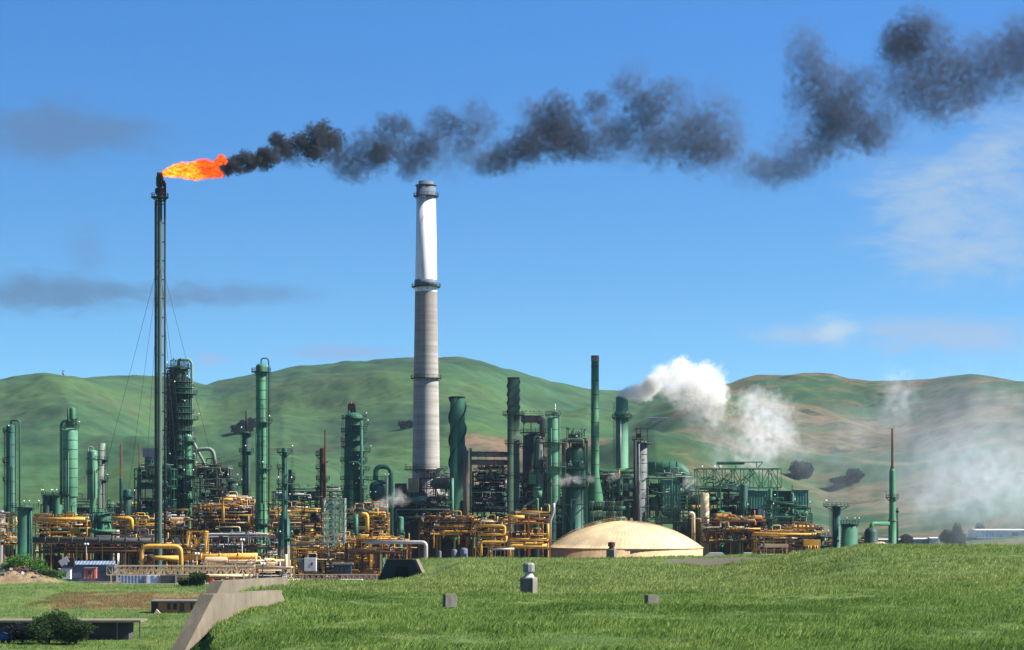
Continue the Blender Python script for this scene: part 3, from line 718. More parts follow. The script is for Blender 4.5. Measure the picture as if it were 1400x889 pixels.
# ------------------------------------------------------------------ tall flare stack with guy wires
d = 760; fx = PX(218.5, d); zt = PZ(238, d)
t = Thing('flare_stack', (fx, d, 0), 'very tall slim black flare stack with guy wires, burning orange flame at its tip', 'flare stack')
t.part('riser', MB().lathe((fx, d, 0), [(.82, 0), (.82, zt-4), (.7, zt-3.6), (.7, zt-.2), (.78, zt-.2), (.78, zt), (.6, zt)], 20), 'green_dark')
for off, r in ((-1.4, .3), (1.5, .22), (-1.05, .14), (1.85, .12)):
    t.part('side_pipe', MB().tube([(fx+off, d-.9 if abs(off) < 1 else d, 1), (fx+off, d-.9 if abs(off) < 1 else d, zt-9)], r, 10), 'black')
t.part('pilot_pipe', MB().tube([(fx+1.45, d, zt-9), (fx+1.45, d, zt-2.2)], .35, 8).tube([(fx+1.9, d, zt-9), (fx+1.9, d, zt-3)], .2, 8), 'black')
t.part('burner_tip', MB().lathe((fx, d, 0), [(.9, zt-4.2), (1.25, zt-3.8), (1.25, zt-1.2), (1.0, zt-.6), (1.0, zt+.4), (.7, zt+.4)], 16).lathe((fx, d, 0), [(1.5, zt-6.5), (1.6, zt-6), (1.6, zt-5), (1.2, zt-4.6)], 16), 'black')
add_platform(t, fx, d, zt-7.6, 1.0, 2.9, 0, 2*math.pi, 'black', 'black')
add_ladder(t, fx-1.0, d-1.2, 1, zt-8, -math.pi/2-.5, True, 'black')
for z in np.arange(6, zt-8, 6.2):
    t.part('bracket', MB().box((fx+.1, d-.2, z), (3.5 if int(z) % 2 else 2.9, .3, .3)), 'black')
for sx, sy in ((-1, 0), (1, 0), (.45, .9), (-.45, .9), (-.5, -.85), (.5, -.85)):
    za = PZ(352, d) if sy <= 0 else PZ(362, d); L = 44
    e = (fx+sx*L*(.62 if sy == 0 else .5), d+sy*L*.5, 1)
    t.part('guy_wire', MB().tube([(fx, d, za), e], .055, 5), 'iron')

# ------------------------------------------------------------------ big concrete chimney
d = 950; cx = PX(582.5, d); zt = PZ(248, d)
def cw(py): return SZ(np.interp(py, [248, 268, 392, 520, 640, 773], [20, 26, 30, 34, 37.5, 40]), d)/2
t = Thing('chimney', (cx, d, 0), 'huge tapering concrete chimney, white above and banded grey below, ringed by three gangways', 'chimney')
t.part('shaft', MB().lathe((cx, d, 0), [(cw(y), PZ(y, d)) for y in (773, 640, 520, 392)]+[(cw(386), PZ(386, d)), (cw(270), PZ(270, d))], 48), 'chimney_shell')
t.part('cap', MB().lathe((cx, d, 0), [(cw(270)+.05, PZ(270, d)), (cw(268)+.1, PZ(254, d)), (cw(268)*.8, PZ(253.5, d)), (cw(268)*.78, PZ(248, d)), (cw(268)*.7, PZ(248, d)), (cw(268)*.68, PZ(256, d))], 40), 'blue_grey')
t.part('cap_band', MB().lathe((cx, d, 0), [(cw(390)+.03, PZ(392, d)), (cw(390)+.3, PZ(392, d)), (cw(384)+.3, PZ(383, d)), (cw(384)+.03, PZ(383, d))], 40), 'blue_grey')
t.part('cap_ring', MB().lathe((cx, d, 0), [(cw(268)*.6, PZ(254.5, d)), (cw(268)*1.12, PZ(254.5, d)), (cw(268)*1.12, PZ(253.2, d)), (cw(268)*.6, PZ(253.2, d))], 32), 'grey_dark')
for py, wd in ((268, 1.3), (392, 1.5), (517, 1.3), (642, 3.2)):
    add_platform(t, cx, d, PZ(py, d), cw(py)+.02, cw(py)+wd, 0, 2*math.pi, 'iron', 'iron', 2 if py == 642 else 0)
add_ladder(t, cx-1.5, d-cw(520)-.5, 12, PZ(272, d), -math.pi/2, False, 'grey')

# ------------------------------------------------------------------ columns and vessels, left to right
column('dark teal column at the far left edge with a looped pipe down its right side', 15, 830, 580, 13, 'teal', [(590, 'L'), (632, 'L'), (657, 'L'), (700, 'F')], over=('R', 5, 740, 1.2, 'green'), ladder=3.3, rings=4.4)
t = column('short fat green vessel in front of the leftmost column, wide gangway on top', 34, 780, 690, 20, 'green', [(693, 'F', 2.2)], ladder=-.6, rings=False, lamps=4, name='vertical_vessel', cat='vessel', nozz=False)
t.part('riser_pipe', MB().tube([P(42.5, 698, 778), P(42.5, 760, 778)], .35), 'green')
for i, (px, lab) in enumerate(((65, 'left of the twin squat dark green vessels above the yellow rack'), (78.5, 'right of the twin squat dark green vessels above the yellow rack'))):
    t = column(lab, px, 880, 675, 13, 'green_dark' if i == 0 else 'green', [(677, 'F', .5)], ladder=None, rings=False, lamps=4, name='squat_vessel', cat='vessel', group='twin squat vessels', nozz=False)
t = column('tall pale green column with a bulb-shaped vessel on its head, left of the flare stack', 96, 860, 585, 20.5, 'green_light', [(584, 'F', .5), (676, 'L')], over=('L', 9, 690, .05, 'green_light'), over_w=.5, secs=[(682, 17)], ladder=None, rings=3.5)
t.part('head_drum', MB().lathe((PX(99, 860), 860, 0), dome_prof(1.15, PZ(575, 860), PZ(557, 860))).bar(P(98.5, 586, 860), P(98.5, 574, 860), .6), 'green_mid')
t.part('header_pipe', MB().tube([P(93, 583, 859), P(93, 558, 859)], .4).bar(P(104, 583, 860), P(104, 573, 860), .7).bar(P(100, 573, 860), P(107, 573, 860), .3), 'green_dark')
for k in range(9): t.part('pipe', MB().tube([(PX(90+k*1.6, 860), 859.5, PZ(584, 860)), (PX(90+k*1.6, 860), 859.5, PZ(575+rnd.random()*6, 860)), (PX(90+k*1.6+2, 860), 859.5, PZ(575, 860))], .16, 6, bend=.5), 'green_dark')
column('pale green column with a thin white pipe, left of the slim pair behind the A-frame', 127, 885, 615, 12.5, 'green_light', [(647, 'L', .9)], over=('L', 4, 684, -.2, 'sage'), over_w=.25, ladder=None, rings=False, secs=[(684, 9)])
column('slimmer grey green column right of the white piped one, gangway near its top', 139.5, 880, 606, 8.8, 'sage', [(628, 'F', 1.6), (656, 'R')], ladder=-.3, rings=5.5, head='open')
t = column('stout green reactor on an A-frame at the left of the flare stack', 140, 803, 700, 24, 'green', [(700, 'F', 1.2), (712, 'F', 1)], ladder=None, rings=False, secs=[], name='reactor', cat='reactor')
for a in (-2.6, -2.0, -1.3, -.6): t.part('frame_leg', MB().bar((PX(140, 803)+math.cos(a)*1.6, 803+math.sin(a)*1.6, PZ(696, 803)), (PX(140, 803)+math.cos(a)*4.2, 803+math.sin(a)*4.2, PZ(727, 803)), .45), 'green_mid')
t.part('collar', MB().lathe((PX(140, 803), 803, 0), [(3.3, PZ(728, 803)), (4.6, PZ(728, 803)), (4.6, PZ(724, 803)), (3.3, PZ(724, 803))], 24), 'green_mid')
def slim(label, px, d, y0, ymid, w0, w1, m0, m1):
    x = PX(px, d); t = Thing('slim_stack', (x, d, 0), label, 'chimney stack')
    t.part('lower_section', MB().lathe((x, d, 0), [(SZ(w1, d)/2, 0), (SZ(w1, d)/2, PZ(ymid, d)), (SZ(w0, d)/2, PZ(ymid-2, d))], 16), m1)
    t.part('upper_section', MB().lathe((x, d, 0), [(SZ(w0, d)/2, PZ(ymid-2, d)), (SZ(w0, d)/2, PZ(y0, d)), (SZ(w0, d)*.36, PZ(y0, d))], 14), m0)
    return t
slim('thin pipe stack, rusty above and teal below, left of the green frame by the flare', 165.5, 840, 608, 655, 3.4, 4.6, 'rust', 'teal')
slim('thinner rusty pipe stack just inside the green frame left of the flare', 190.5, 850, 607, 640, 2.2, 3, 'rust', 'green_dark')
column('small teal vessel between the thin rusty stacks', 174.5, 850, 668, 12, 'teal', [(678, 'F', 1)], ladder=2.8, rings=False, name='vertical_vessel', cat='vessel')
# blue grey hopper box
t = Thing('hopper', (PX(206, 862), 862, PZ(660, 862)), 'blue grey hopper box on top of the green frame left of the flare', 'hopper')
c, s = kbox(195, 218, 613, 625, 862, 6); t.part('bin', MB().box(c, s), 'blue_grey')
c, s = kbox(198, 215, 625, 641, 863, 4); t.part('chute', MB().box(c, s), 'blue_grey')
frame('dark green steel frame full of pipework behind the flare stack base', 184, 234, 850, 14, [641, 655, 668, 683, 700], 'green', fill=['green_dark', 'green_dark', 'navy', 'green', 'grey_dark'], seed=1, nbox=26, npipe=30, nris=14, ndrum=4, bay=5.4, brace=.8, lamps=8)
t = column('fattest and busiest dark green tower, right behind the flare stack', 244.5, 890, 500, 26, 'green_dark', [(503, 'F', 1.6), (511, 'L', 2), (522, None, 2), (530, 'F', 2.2), (538, 'R', 3.6), (547, None, 2), (556, 'F', 1.8), (564, None, 2.2), (573, 'R', 4), (580, 'L', 2), (588, 'F', 1.8), (600, None, 2), (608, 'F', 2), (615, None, 2.2), (628, 'F', 2), (640, None, 2), (655, 'F', 2), (672, None, 2)], over=('R', 8, 690, .2, 'sage'), over_w=.5, secs=[(588, 29), (640, 31)], ladder=-2.3, rings=3.5, lamps=1)
for k in range(34):
    a = rnd.uniform(-3.0, -.1); r = rnd.uniform(4.1, 5); x_, y_ = PX(244.5, 890)+math.cos(a)*r, 890+math.sin(a)*r; z1 = PZ(rnd.uniform(505, 620), 890); z0 = PZ(rnd.uniform(640, 700), 890)
    t.part('pipe', MB().tube([(x_*.3+PX(244.5, 890)*.7, y_+1.5, z1), (x_, y_, z1), (x_, y_, z0), (x_+1, y_, z0)], rnd.uniform(.13, .3), 7, bend=.6), rnd.choice(['green_dark', 'green', 'sage', 'black']))
for k in range(14): t.part('pipe', MB().tube([P(233+k*1.9, 503, 886.5), P(233+k*1.9, rnd.uniform(489, 497), 886.5), P(235.5+k*1.9, rnd.uniform(490, 495), 886.5)], .17, 6, bend=.5), 'green_dark' if k % 2 else 'green')
for k in range(5): t.part('bracket', MB().box((PX(233-k % 2, 889), 886, PZ(520+k*18, 890)), (2.2, 2, 1.4)), 'green_dark')
column('narrow green column banded with square gangways in front of the busy tower', 257, 868, 594, 12, 'green_mid', [(603, 'F', 1.5), (628, 'F', 1.5), (650, 'F', 1.5), (666, 'F', 1.5), (682, 'F', 1.5), (705, 'F', 1)], ladder=-.4, rings=4.5, lamps=2)
pipe('fat sage green pipe bridging over the rusty drum right of the busy tower', [P(266, 650, 872), P(266, 615, 872), P(291, 613, 872), P(295, 640, 872)], .75, 'sage', bend=2.6)
pipe('slanting sage green pipe running down from the busy tower to the frame', [P(262, 600, 874), P(271, 618, 874), P(281, 636, 874), P(281, 650, 874)], .55, 'sage', bend=2)
t = drum_h('orange brown round-headed drum on the frame right of the busy tower', 262, 282, 644, 884, 18, 'taupe', k=.9, saddle=PZ(655, 884))
frame('grey green frame holding the rusty drum, between the busy tower and the mast column', 266, 312, 872, 14, [640, 654, 668, 684, 702], 'sage', fill=['rust', 'green', 'green_dark', 'brown', 'sage', 'grey_dark'], seed=2, nbox=20, npipe=36, nris=16, ndrum=3, post=.34, lamps=3, bay=5)
column('dark green tank with spiky top just left of the mast column', 317, 870, 657, 11, 'green_dark', [(656, 'F', .9), (670, 'F', .9), (683, 'F', 1)], ladder=None, rings=False, name='vertical_vessel', cat='vessel', lamps=2)
t = column('dark green column with a thin mast on its head, left of the tall plain one', 337, 862, 590, 11.5, 'green_dark', [(592, 'F', 1.5), (617, 'F', 1.3), (636, 'L', 1.6), (663, 'L', 1.6), (684, 'F', 1.3), (726, 'F')], ladder=2.6, rings=4.6, lamps=1)
t.part('mast', MB().tube([P(337, 591, 862), P(337, 562, 862)], .42), 'iron')
column('tallest plain green column, looped vent pipe and narrow gangway at its crown', 357, 800, 497, 14.2, 'green_mid', [(508, 'F', 1.6), (577, 'R', 2), (640, 'R', 1.8), (716, 'F', 1.2)], over=('R', 7, 700, .3, 'green_dark'), over_w=.22, secs=[(575, 15.2), (690, 17)], ladder=.15, rings=3.2, lamps=1)
t = column('slender teal column on a pale concrete pedestal, behind the white cabinet', 389, 762, 612, 7.5, 'teal', [(618, 'F', 1.7), (640, 'L', 1.6), (661, 'F', 1.7), (684, 'F', .9), (735, 'F', .9)], secs=[(702, 10), (711, 15)], skirt=(PZ(746, 762), 'concrete', 1.0), ladder=.1, rings=False, lamps=2)
column('thin dark column peeping out behind the slender teal one', 396.5, 870, 642, 5, 'green_dark', [(655, 'R', 1.2), (672, 'R', 1.2)], ladder=0, rings=False, lamps=1)
t = column('rust brown column with a needle mast, above the pale lattice tower', 441.5, 842, 612, 9.5, 'rust', [(622, 'L', 1.5), (640, 'L', 1.5), (655, 'F', 1.3), (668, 'L', 1.5)], ladder=3.1, rings=4, lamps=0)
t.part('mast', MB().tube([P(444.5, 680, 840), P(444.5, 588, 840)], .3), 'rust')
t = column('broad pale-domed green column crowded with gangways on its right side', 484, 870, 564, 25, 'green', [(572, 'F', 1.2), (582, 'R', 2), (590, 'F', 1.5), (603, 'F', 1.6), (610, 'L', 1.5), (617, 'R', 2.6), (630, 'F', 1.6), (642, 'R', 2.4), (655, 'F', 1.6), (668, 'F', 1.4), (683, None)], secs=[(612, 27)], ladder=3.3, rings=3.6, lamps=1)
t.part('top_vent', MB().tube([P(481, 566, 870), P(481, 552, 870), P(485, 552, 870), P(485, 566, 870)], .5, 8, bend=1).box(P(480, 557, 870), (2.4, 2, 2.4)).bar(P(476, 568, 870), P(476, 556, 870), .3), 'iron')
t.part('relief_valve', MB().tube([P(480, 550, 870), P(480, 555, 870)], .5, 8), 'red')
t.part('header_pipe', MB().tube([P(494, 575, 865), P(494, 700, 865)], .55, 8), 'green_light')
t.part('header_pipe', MB().tube([P(476, 632, 864.5), P(489, 632, 864.5), P(493, 637, 864.5)], .4, 8, bend=1), 'green_light')
t.part('header_pipe', MB().tube([P(501, 622, 866), P(501, 633, 866), P(494, 636, 866)], .3, 8, bend=1), 'green_light')
column('bulky navy-shaded teal vessel under the upside-down U pipe', 519, 868, 657, 28, 'teal', [(656, 'F', .8), (680, 'F', 1.2), (700, 'F', 1)], ladder=None, rings=False, secs=[(684, 20)], name='reactor', cat='reactor', lamps=3)
pipe('big dark green pipe bent into an upside-down U beside the broad column', [P(513.5, 656, 866), P(513.5, 638, 866), P(534.5, 638, 866), P(534.5, 752, 866)], .92, 'green', bend=3.4)
pipe('slimmer ribbed pipe climbing behind the upside-down U pipe', [P(529, 752, 864), P(529, 653, 864)], .5, 'sage')
stack('grey green stack wound with a wide dark spiral fin, right of the concrete chimney', 625.5, 885, 543, 20, 'green', wbot=23, strakes=(543, 640, 1.05, .75, 3), strakemat='green_dark', top=(1.2, 'iron'))
pipe('thin mint green vertical pipe in front of the spiral stack', [P(618.5, 722, 858), P(618.5, 654, 858)], .48, 'green_light')
pipe('fat rust-streaked vertical duct right of the spiral stack', [P(637, 722, 880), P(637, 616, 880)], 1.0, 'taupe', name='duct', cat='duct')
pipe('slim rusty green post right of the streaked duct', [P(643.5, 722, 872), P(643.5, 613, 872)], .42, 'rustgreen')
for i, (py, lab) in enumerate(((621, 'upper of the two pale rusty horizontal ducts left of the rusted stack'), (632, 'lower of the two pale rusty horizontal ducts left of the rusted stack'))):
    pipe(lab, [P(643, py, 874+i), P(698, py+.5, 874+i)], 1.0, 'taupe', name='duct', cat='duct', flanges=4, group='paired horizontal ducts')
t = stack('rust-blotched green stack with spiral fins at its top, second stack right of the chimney', 702, 872, 517, 16.2, 'rustgreen', strakes=(520, 566, 1.3, .35, 3), strakemat='green_dark', plats=[(567, 1.9), (606, 1.0), (650, .9)], top=(1, 'iron'), rings=9.0, lamps=0, wbot=18)
# cluster right of the rusted stack
drum_h('dark horizontal drum high up just right of the rusted stack', 712, 741, 573.5, 886, 9, 'taupe', saddle=PZ(580, 886))
pipe('bent elbow pipe dropping from the high dark drum into the grey reactor', [P(733, 573, 885), P(742, 573, 885), P(742, 598, 885)], .95, 'taupe', bend=2)
t = Thing('railed_gantry', (PX(726, 886), 886, PZ(590, 886)), 'railed gangway with white lamps over the high dark drum', 'gangway')
t.part('deck', MB().box((PX(727, 886), 888, PZ(568.5, 886)), (SZ(32, 886), 4, .2)), 'green_dark')
rl = MB()
for k in range(14): rl.bar(P(712+k*2.3, 568, 886), P(712+k*2.3, 563, 886), .08)
rl.bar(P(711, 563, 886), P(743, 563, 886), .08).bar(P(711, 565.5, 886), P(743, 565.5, 886), .08); t.part('railing', rl, 'green_dark')
for px in (714, 719, 725, 730, 737): t.part('lamp', MB().bar(P(px, 568, 886), P(px, 562.5, 886), .06, m=1).ball(P(px, 562, 886), .3, 0, 6), ['lampglass', 'green_dark'])
for px in (716, 726, 738): t.part('post', MB().bar(P(px, 568, 887), P(px, 720, 887), .3), 'green_dark')
t = column('fat slate grey reactor with a conical head behind the twin green columns', 729, 895, 592, 28, 'grey_dark', [(591, 'F', 1.2), (610, 'F', 1.5), (655, 'F', 1)], ladder=2.4, rings=False, name='reactor', cat='reactor', lamps=2, secs=[(612, 29)])
column('short green column with a grey lower barrel, front of the slate reactor', 737.5, 880, 600, 9, 'sage', [(630, 'R', 1.6), (640, 'F', 1)], ladder=None, rings=False, secs=[(636, 11)], name='vertical_vessel', cat='vessel', over=('L', 3, 660, .1, 'green'))
t = column('upright pale green column with white mast, centre of the crowded unit', 756, 868, 569, 15.5, 'green_light', [(567, 'F', .8), (605, 'F', 3.4), (638, 'R', 3), (660, 'L', 1.6)], over=('R', 5, 690, -.1, 'green_light'), over_w=.32, ladder=2.9, rings=4.2, lamps=1, z0=None, secs=[(690, 8)])
t.part('mast', MB().tube([P(759, 566, 868), P(759, 552, 868)], .2), 'silver')
pipe('white pipe with a kink running down from the pale green column to the yellow frame', [P(757, 688, 862), P(757, 700, 862), P(752, 712, 862), P(752, 748, 862)], .55, 'silver', bend=1.5)
t = column('wide dark teal vessel framed by posts, left of the flare-footed stack', 786, 880, 610, 25, 'teal', [(604, 'F', .8), (639, 'F', 1), (665, 'F', 1)], ladder=None, rings=False, name='reactor', cat='reactor', lamps=1)
t.part('motor', MB().box(P(786, 598, 880), (4, 3, 2.4)).lathe((PX(781, 880), 880, 0), [(1, PZ(600, 880)), (1, PZ(594, 880)), (.4, PZ(593, 880))], 12), 'rust')
for k in range(12): t.part('pipe', MB().tube([P(775+k*2.2, 603, 878), P(775+k*2.2, rnd.uniform(583, 597), 878), P(777.5+k*2.2, rnd.uniform(585, 595), 878)], .17, 6, bend=.6), rnd.choice(['green', 'green_dark', 'rust']))
frame('open green frame around the wide dark teal vessel', 770, 803, 872, 14, [603, 640, 665, 690], 'green', fill=['green_dark', 'green', 'sage'], seed=3, npipe=12, nris=8, ndrum=0, bay=9, brace=.25, post=.45, deck=.3)
stack('slim tall green stack flaring out at its foot, rising left of the steaming stack', 813.5, 890, 487, 10.4, 'green_mid', wbot=11.5, flare=(648, 23, 680), rings=5.4, top=(7, 'taupe'))
t = stack('collared bright green stack puffing thick white steam', 850.5, 905, 543, 17, 'green_light', plats=[(571, 1.6)], ladder=3.2, lamps=1, rings=None)
t.part('collar', MB().lathe((PX(850.5, 905), 905, 0), [(SZ(8.6, 905), PZ(569, 905)), (SZ(11.4, 905), PZ(566.5, 905)), (SZ(11.4, 905), PZ(565.5, 905)), (SZ(8.6, 905), PZ(562, 905))], 28), 'green_light')
t.part('riser_pipe', MB().tube([P(848.5, 640, 902), P(848.5, 575, 902)], .25, 8), 'silver')
drum_h('long green horizontal header at the foot of the steaming stack', 818, 876, 645, 903, 9.5, 'green_mid', name='horizontal_header', saddle=0)
pipe('yellow drain pipe hooked over the long green header', [P(842, 641, 897), P(846, 641, 897), P(846, 655, 897)], .45, 'yellow', bend=1)
t = column('grey banded column with an open square headframe, nearest behind the beige dome', 877, 893, 604, 15.5, 'slate', [(605, 'R', 2.2), (601, 'L', 1.4)], ladder=3.0, rings=3.4, secs=[], dark='grey_dark', lamps=0, head='flat')
for px in (870, 876, 885): t.part('headframe_post', MB().bar(P(px, 606, 891), P(px, 586, 891), .3), 'rust')
t.part('headframe_beam', MB().bar(P(868, 586, 891), P(887, 586, 891), .3), 'rust'); t.part('motor', MB().box(P(873, 596, 892), (2, 2, 1.8)), 'rust')
t.part('riser_pipe', MB().tube([P(868.5, 720, 889), P(868.5, 602, 889)], .55), 'iron'); t.part('riser_pipe', MB().tube([P(873.5, 720, 888), P(873.5, 607, 888)], .3), 'slate')
# big duct and boiler
t = Thing('overhead_duct', (PX(915, 900), 900, 0), 'huge dark green overhead duct with a rounded elbow, right of the grey banded column', 'duct')
t.part('duct', MB().tube([P(886, 641, 900), P(936, 641, 900), P(936, 690, 900)], SZ(9.5, 900), 20, bend=SZ(17, 900)), 'green')
for px in (895, 905, 915, 925): t.part('flange', MB().tube([P(px, 641, 900), P(px+1, 641, 900)], SZ(10, 900), 20), 'green_dark')
c, s = kbox(906, 930, 656, 700, 892, 10); t.part('casing', MB().box(c, s), 'rib_green')
t.part('hopper', MB().prism([P(906, 700, 892), P(930, 700, 892), P(922, 715, 892), P(914, 715, 892)], (0, 10, 0)), 'green_dark')
for k in range(10): t.part('cooling_fin', MB().box((PX(937, 889), 889, PZ(662+k*5, 889)), (SZ(13, 889), 1.2, .5)), 'green_light')
frame('braced frame under the huge overhead duct', 884, 946, 888, 18, [654, 676, 698, 716], 'green_dark', fill=['green', 'green_light', 'sage', 'green_dark'], seed=4, nbox=22, npipe=30, nris=18, nvalve=20, ndrum=3, brace=.8, bay=6, deck=.4)
column('plain beige column with a mint band, left end of the truss-topped unit', 963.5, 880, 674, 12, 'cream', [(733, 'F', 1)], ladder=None, rings=False, secs=[(694, 12.4)], head='flat', name='vertical_vessel', cat='vessel', nozz=False)
column('bottle green column standing under the left half of the green truss', 986.5, 874, 698, 13, 'green_mid', [(733, 'F', 1.5)], ladder=None, rings=6.0, name='vertical_vessel', cat='vessel')
column('dark green domed column piercing the middle of the green truss', 1017, 868, 661, 10.5, 'teal', [(697, 'F', .8), (734, 'F', 1.6)], ladder=2.8, rings=5.0)
# green truss superstructure
def truss(label, px0, px1, d, depth, y0, y1, n, mat, name='truss_bridge', cat='truss', w_=.35, sup=(), smat=None, style='N', group=None, deck=False, ysup=None):
    x0, x1 = PX(px0, d), PX(px1, d); za, zc = PZ(y1, d), PZ(y0, d); t = Thing(name, ((x0+x1)/2, d, 0), label, cat, group)
    for c in (d, d+depth):
        t.part('chord', MB().bar((x0, c, za), (x1, c, za), w_), mat); t.part('chord', MB().bar((x0, c, zc), (x1, c, zc), w_), mat)
    for k in range(n+1):
        a = x0+(x1-x0)*k/n; mb = MB()
        for c in (d, d+depth): mb.bar((a, c, za), (a, c, zc), w_*.7)
        mb.bar((a, d, zc), (a, d+depth, zc), w_*.6); mb.bar((a, d, za), (a, d+depth, za), w_*.6); t.part('web_post', mb, mat)
    for k in range(n):
        a, e = x0+(x1-x0)*k/n, x0+(x1-x0)*(k+1)/n
        if k % 2 == 0 and style == 'N' or style == 'P': a, e = e, a
        for c in (d, d+depth): t.part('diagonal', MB().bar((a, c, za), (e, c, zc), w_*.6), mat)
    if deck: t.part('deck', MB().box(((x0+x1)/2, d+depth/2, za), (x1-x0, depth, .12)), mat)
    for px in sup:
        a = PX(px, d)
        for c in (d, d+depth): t.part('support', MB().bar((a, c, max(0, GH(a, c))), (a, c, za), w_*1.1), smat or mat)
    return t
t = truss('long bright green truss gantry crowning the right hand unit', 953, 1068, 876, 12, 641, 667, 9, 'green_mid', 'truss_gantry', 'truss', .42, (955, 985, 1015, 1063), style='N')
t.part('upper_rail', MB().bar(P(980, 632, 876), P(1043, 632, 876), .4).bar(P(1043, 632, 876), P(1035, 641, 876), .3).bar(P(980, 632, 876), P(984, 641, 876), .3).bar(P(1006, 632, 876), P(1006, 641, 876), .3).bar(P(1034, 632, 876), P(1034, 641, 876), .3), 'green_mid')
c, s = kbox(982, 1018, 632.5, 635, 878, 8); t.part('roof_plate', MB().box(c, s), 'green_dark')
for px in (960, 977, 985): t.part('lamp', MB().ball(P(px, 638, 875), .35, 0, 6), 'lampglass')
for k in range(14): t.part('pipe', MB().tube([P(957+k*5, rnd.uniform(650, 666), 882), P(957+k*5+rnd.uniform(5, 14), rnd.uniform(645, 660), 882)], .22, 6), rnd.choice(['green_dark', 'black', 'green']))
def hopper(label, px0, px1, y0, y1, d, mats, group='green hopper boxes'):
    t = Thing('hopper_box', (PX((px0+px1)/2, d), d, 0), label, 'hopper', group)
    c, s = kbox(px0, px1, y0, y1, d, 9); t.part('casing', MB().box(c, s), mats[0]); t.part('cap', MB().box((c[0], c[1], c[2]+s[2]/2+.1), (s[0]+.5, s[1]+.5, .3)), 'green_dark')
    h = 9/F*d; t.part('chute', MB().prism([P(px0+1, y1, d+1), P(px1-1, y1, d+1), P(px1-(px1-px0)*.35, y1+9, d+1), P(px0+(px1-px0)*.35, y1+9, d+1)], (0, 7, 0)), mats[1])
    for px in (px0+1, px1-1):
        for c_ in (d+.5, d+8.5): t.part('leg', MB().bar((PX(px, d), c_, 0), (PX(px, d), c_, PZ(y1, d)), .35), 'green')
    return t
hopper('first green ribbed hopper box, widest, next to the domed column', 1024, 1050, 672, 696, 872, ['rib_green', 'green_dark'])
hopper('darkest hopper box in the middle of the three', 1056, 1082, 672, 693, 880, ['green_dark', 'green_dark'])
hopper('narrow hopper box at the right end of the three', 1088, 1105, 671, 694, 874, ['rib_green', 'green'])
for px, lab in ((1040.5, 'white upright cylinder under the first hopper box'),):
    t = Thing('silo', (PX(px, 868), 868, 0), lab, 'silo'); t.part('shell', MB().lathe((PX(px, 868), 868, 0), [(1.2, 0), (1.2, PZ(698, 868)), (.9, PZ(696, 868)), (.01, PZ(695, 868))], 18), 'white'); t.part('band', MB().lathe((PX(px, 868), 868, 0), [(1.25, PZ(720, 868)), (1.25, PZ(714, 868))], 18), 'green_dark')
for px, py, lab in ((1053, 662, 'mast-topped cyclone left of the darkest hopper box'), (1083, 668, 'mast-topped cyclone right of the darkest hopper box')):
    t = column(lab, px, 866, py+6, 5.5, 'green', [(py+22, 'F', 1.2), (py+34, 'F', .6)], ladder=None, rings=False, name='cyclone', cat='cyclone', lamps=1, nozz=False)
    t.part('mast', MB().bar(P(px, py+8, 866), P(px, py-5, 866), .25), 'green_dark')
frame('green braced frame below the three hopper boxes', 1044, 1108, 864, 14, [694, 710, 722], 'green_mid', fill=['green_mid', 'green_dark', 'green', 'sage'], seed=5, npipe=18, nris=12, ndrum=3, bay=6, brace=.7, post=.32)
frame('dark frame packed with vessels under the green truss', 946, 1044, 884, 16, [672, 690, 712], 'green_dark', fill=['green_dark', 'green', 'black', 'green_mid', 'navy'], seed=6, nbox=40, npipe=34, nris=26, nvalve=24, ndrum=7, bay=7, brace=.8, post=.4)
t = column('stubby teal column carrying a wide railed platform, right of the plant', 1143.5, 820, 690, 11.5, 'teal', [(692, 'F', 3.2)], ladder=2.7, rings=False, name='vertical_vessel', cat='vessel', lamps=2)
t = column('squat pale-ended green tank beside the stubby teal column', 1161.5, 815, 717, 22, 'green', [(716, 'F', .5)], ladder=None, rings=False, name='storage_tank', cat='tank', head='flat', lamps=3, nozz=False)
column('low olive tank behind the spiky shrubbery of valves', 1104, 850, 728, 13, 'green_mid', [(727, 'F', .6)], ladder=None, rings=False, name='storage_tank', cat='tank', head='flat', lamps=2, nozz=False)
column('dark green spiky-topped vessel between the last hopper box and the platform column', 1121, 835, 730, 12, 'green_dark', [(733, 'F', 1.5), (745, 'F', 1)], ladder=None, rings=False, name='vertical_vessel', cat='vessel', lamps=3)
t = Thing('furnace', (PX(1191, 835), 835, 0), 'small dark round-topped furnace with an arched flue to the slender stack', 'furnace')
t.part('casing', MB().lathe((PX(1191, 835), 835, 0), [(SZ(9.5, 835), 0), (SZ(9.5, 835), PZ(728, 835)), (SZ(7, 835), PZ(723, 835)), (SZ(2, 835), PZ(721, 835)), (.1, PZ(720.5, 835))], 20), 'green_dark')
t.part('flue', MB().tube([P(1191, 722, 835), P(1192, 716, 835), P(1215, 716, 840)], .75, 12, bend=1.4), 'green_mid')
d = 842; x = PX(1220, d); t = Thing('slender_stack', (x, d, 0), 'isolated needle-like stack tapering in steps, right end of the plant', 'chimney stack')
t.part('base_section', MB().lathe((x, d, 0), [(SZ(5.7, d), 0), (SZ(5.5, d), PZ(712, d)), (SZ(4.4, d), PZ(708, d)), (SZ(4.2, d), PZ(645, d)), (SZ(3.2, d), PZ(641, d))], 20), 'green_mid')
t.part('neck', MB().lathe((x, d, 0), [(SZ(3.0, d), PZ(642, d)), (SZ(2.8, d), PZ(640, d)), (SZ(1.7, d), PZ(637, d)), (SZ(1.5, d), PZ(586, d)), (SZ(1.2, d), PZ(586, d))], 16), 'rust')
t.part('collar', MB().lathe((x, d, 0), [(SZ(5.6, d), PZ(713, d)), (SZ(6.2, d), PZ(713, d)), (SZ(6.2, d), PZ(711, d)), (SZ(4.8, d), PZ(711, d))], 20), 'green_mid')
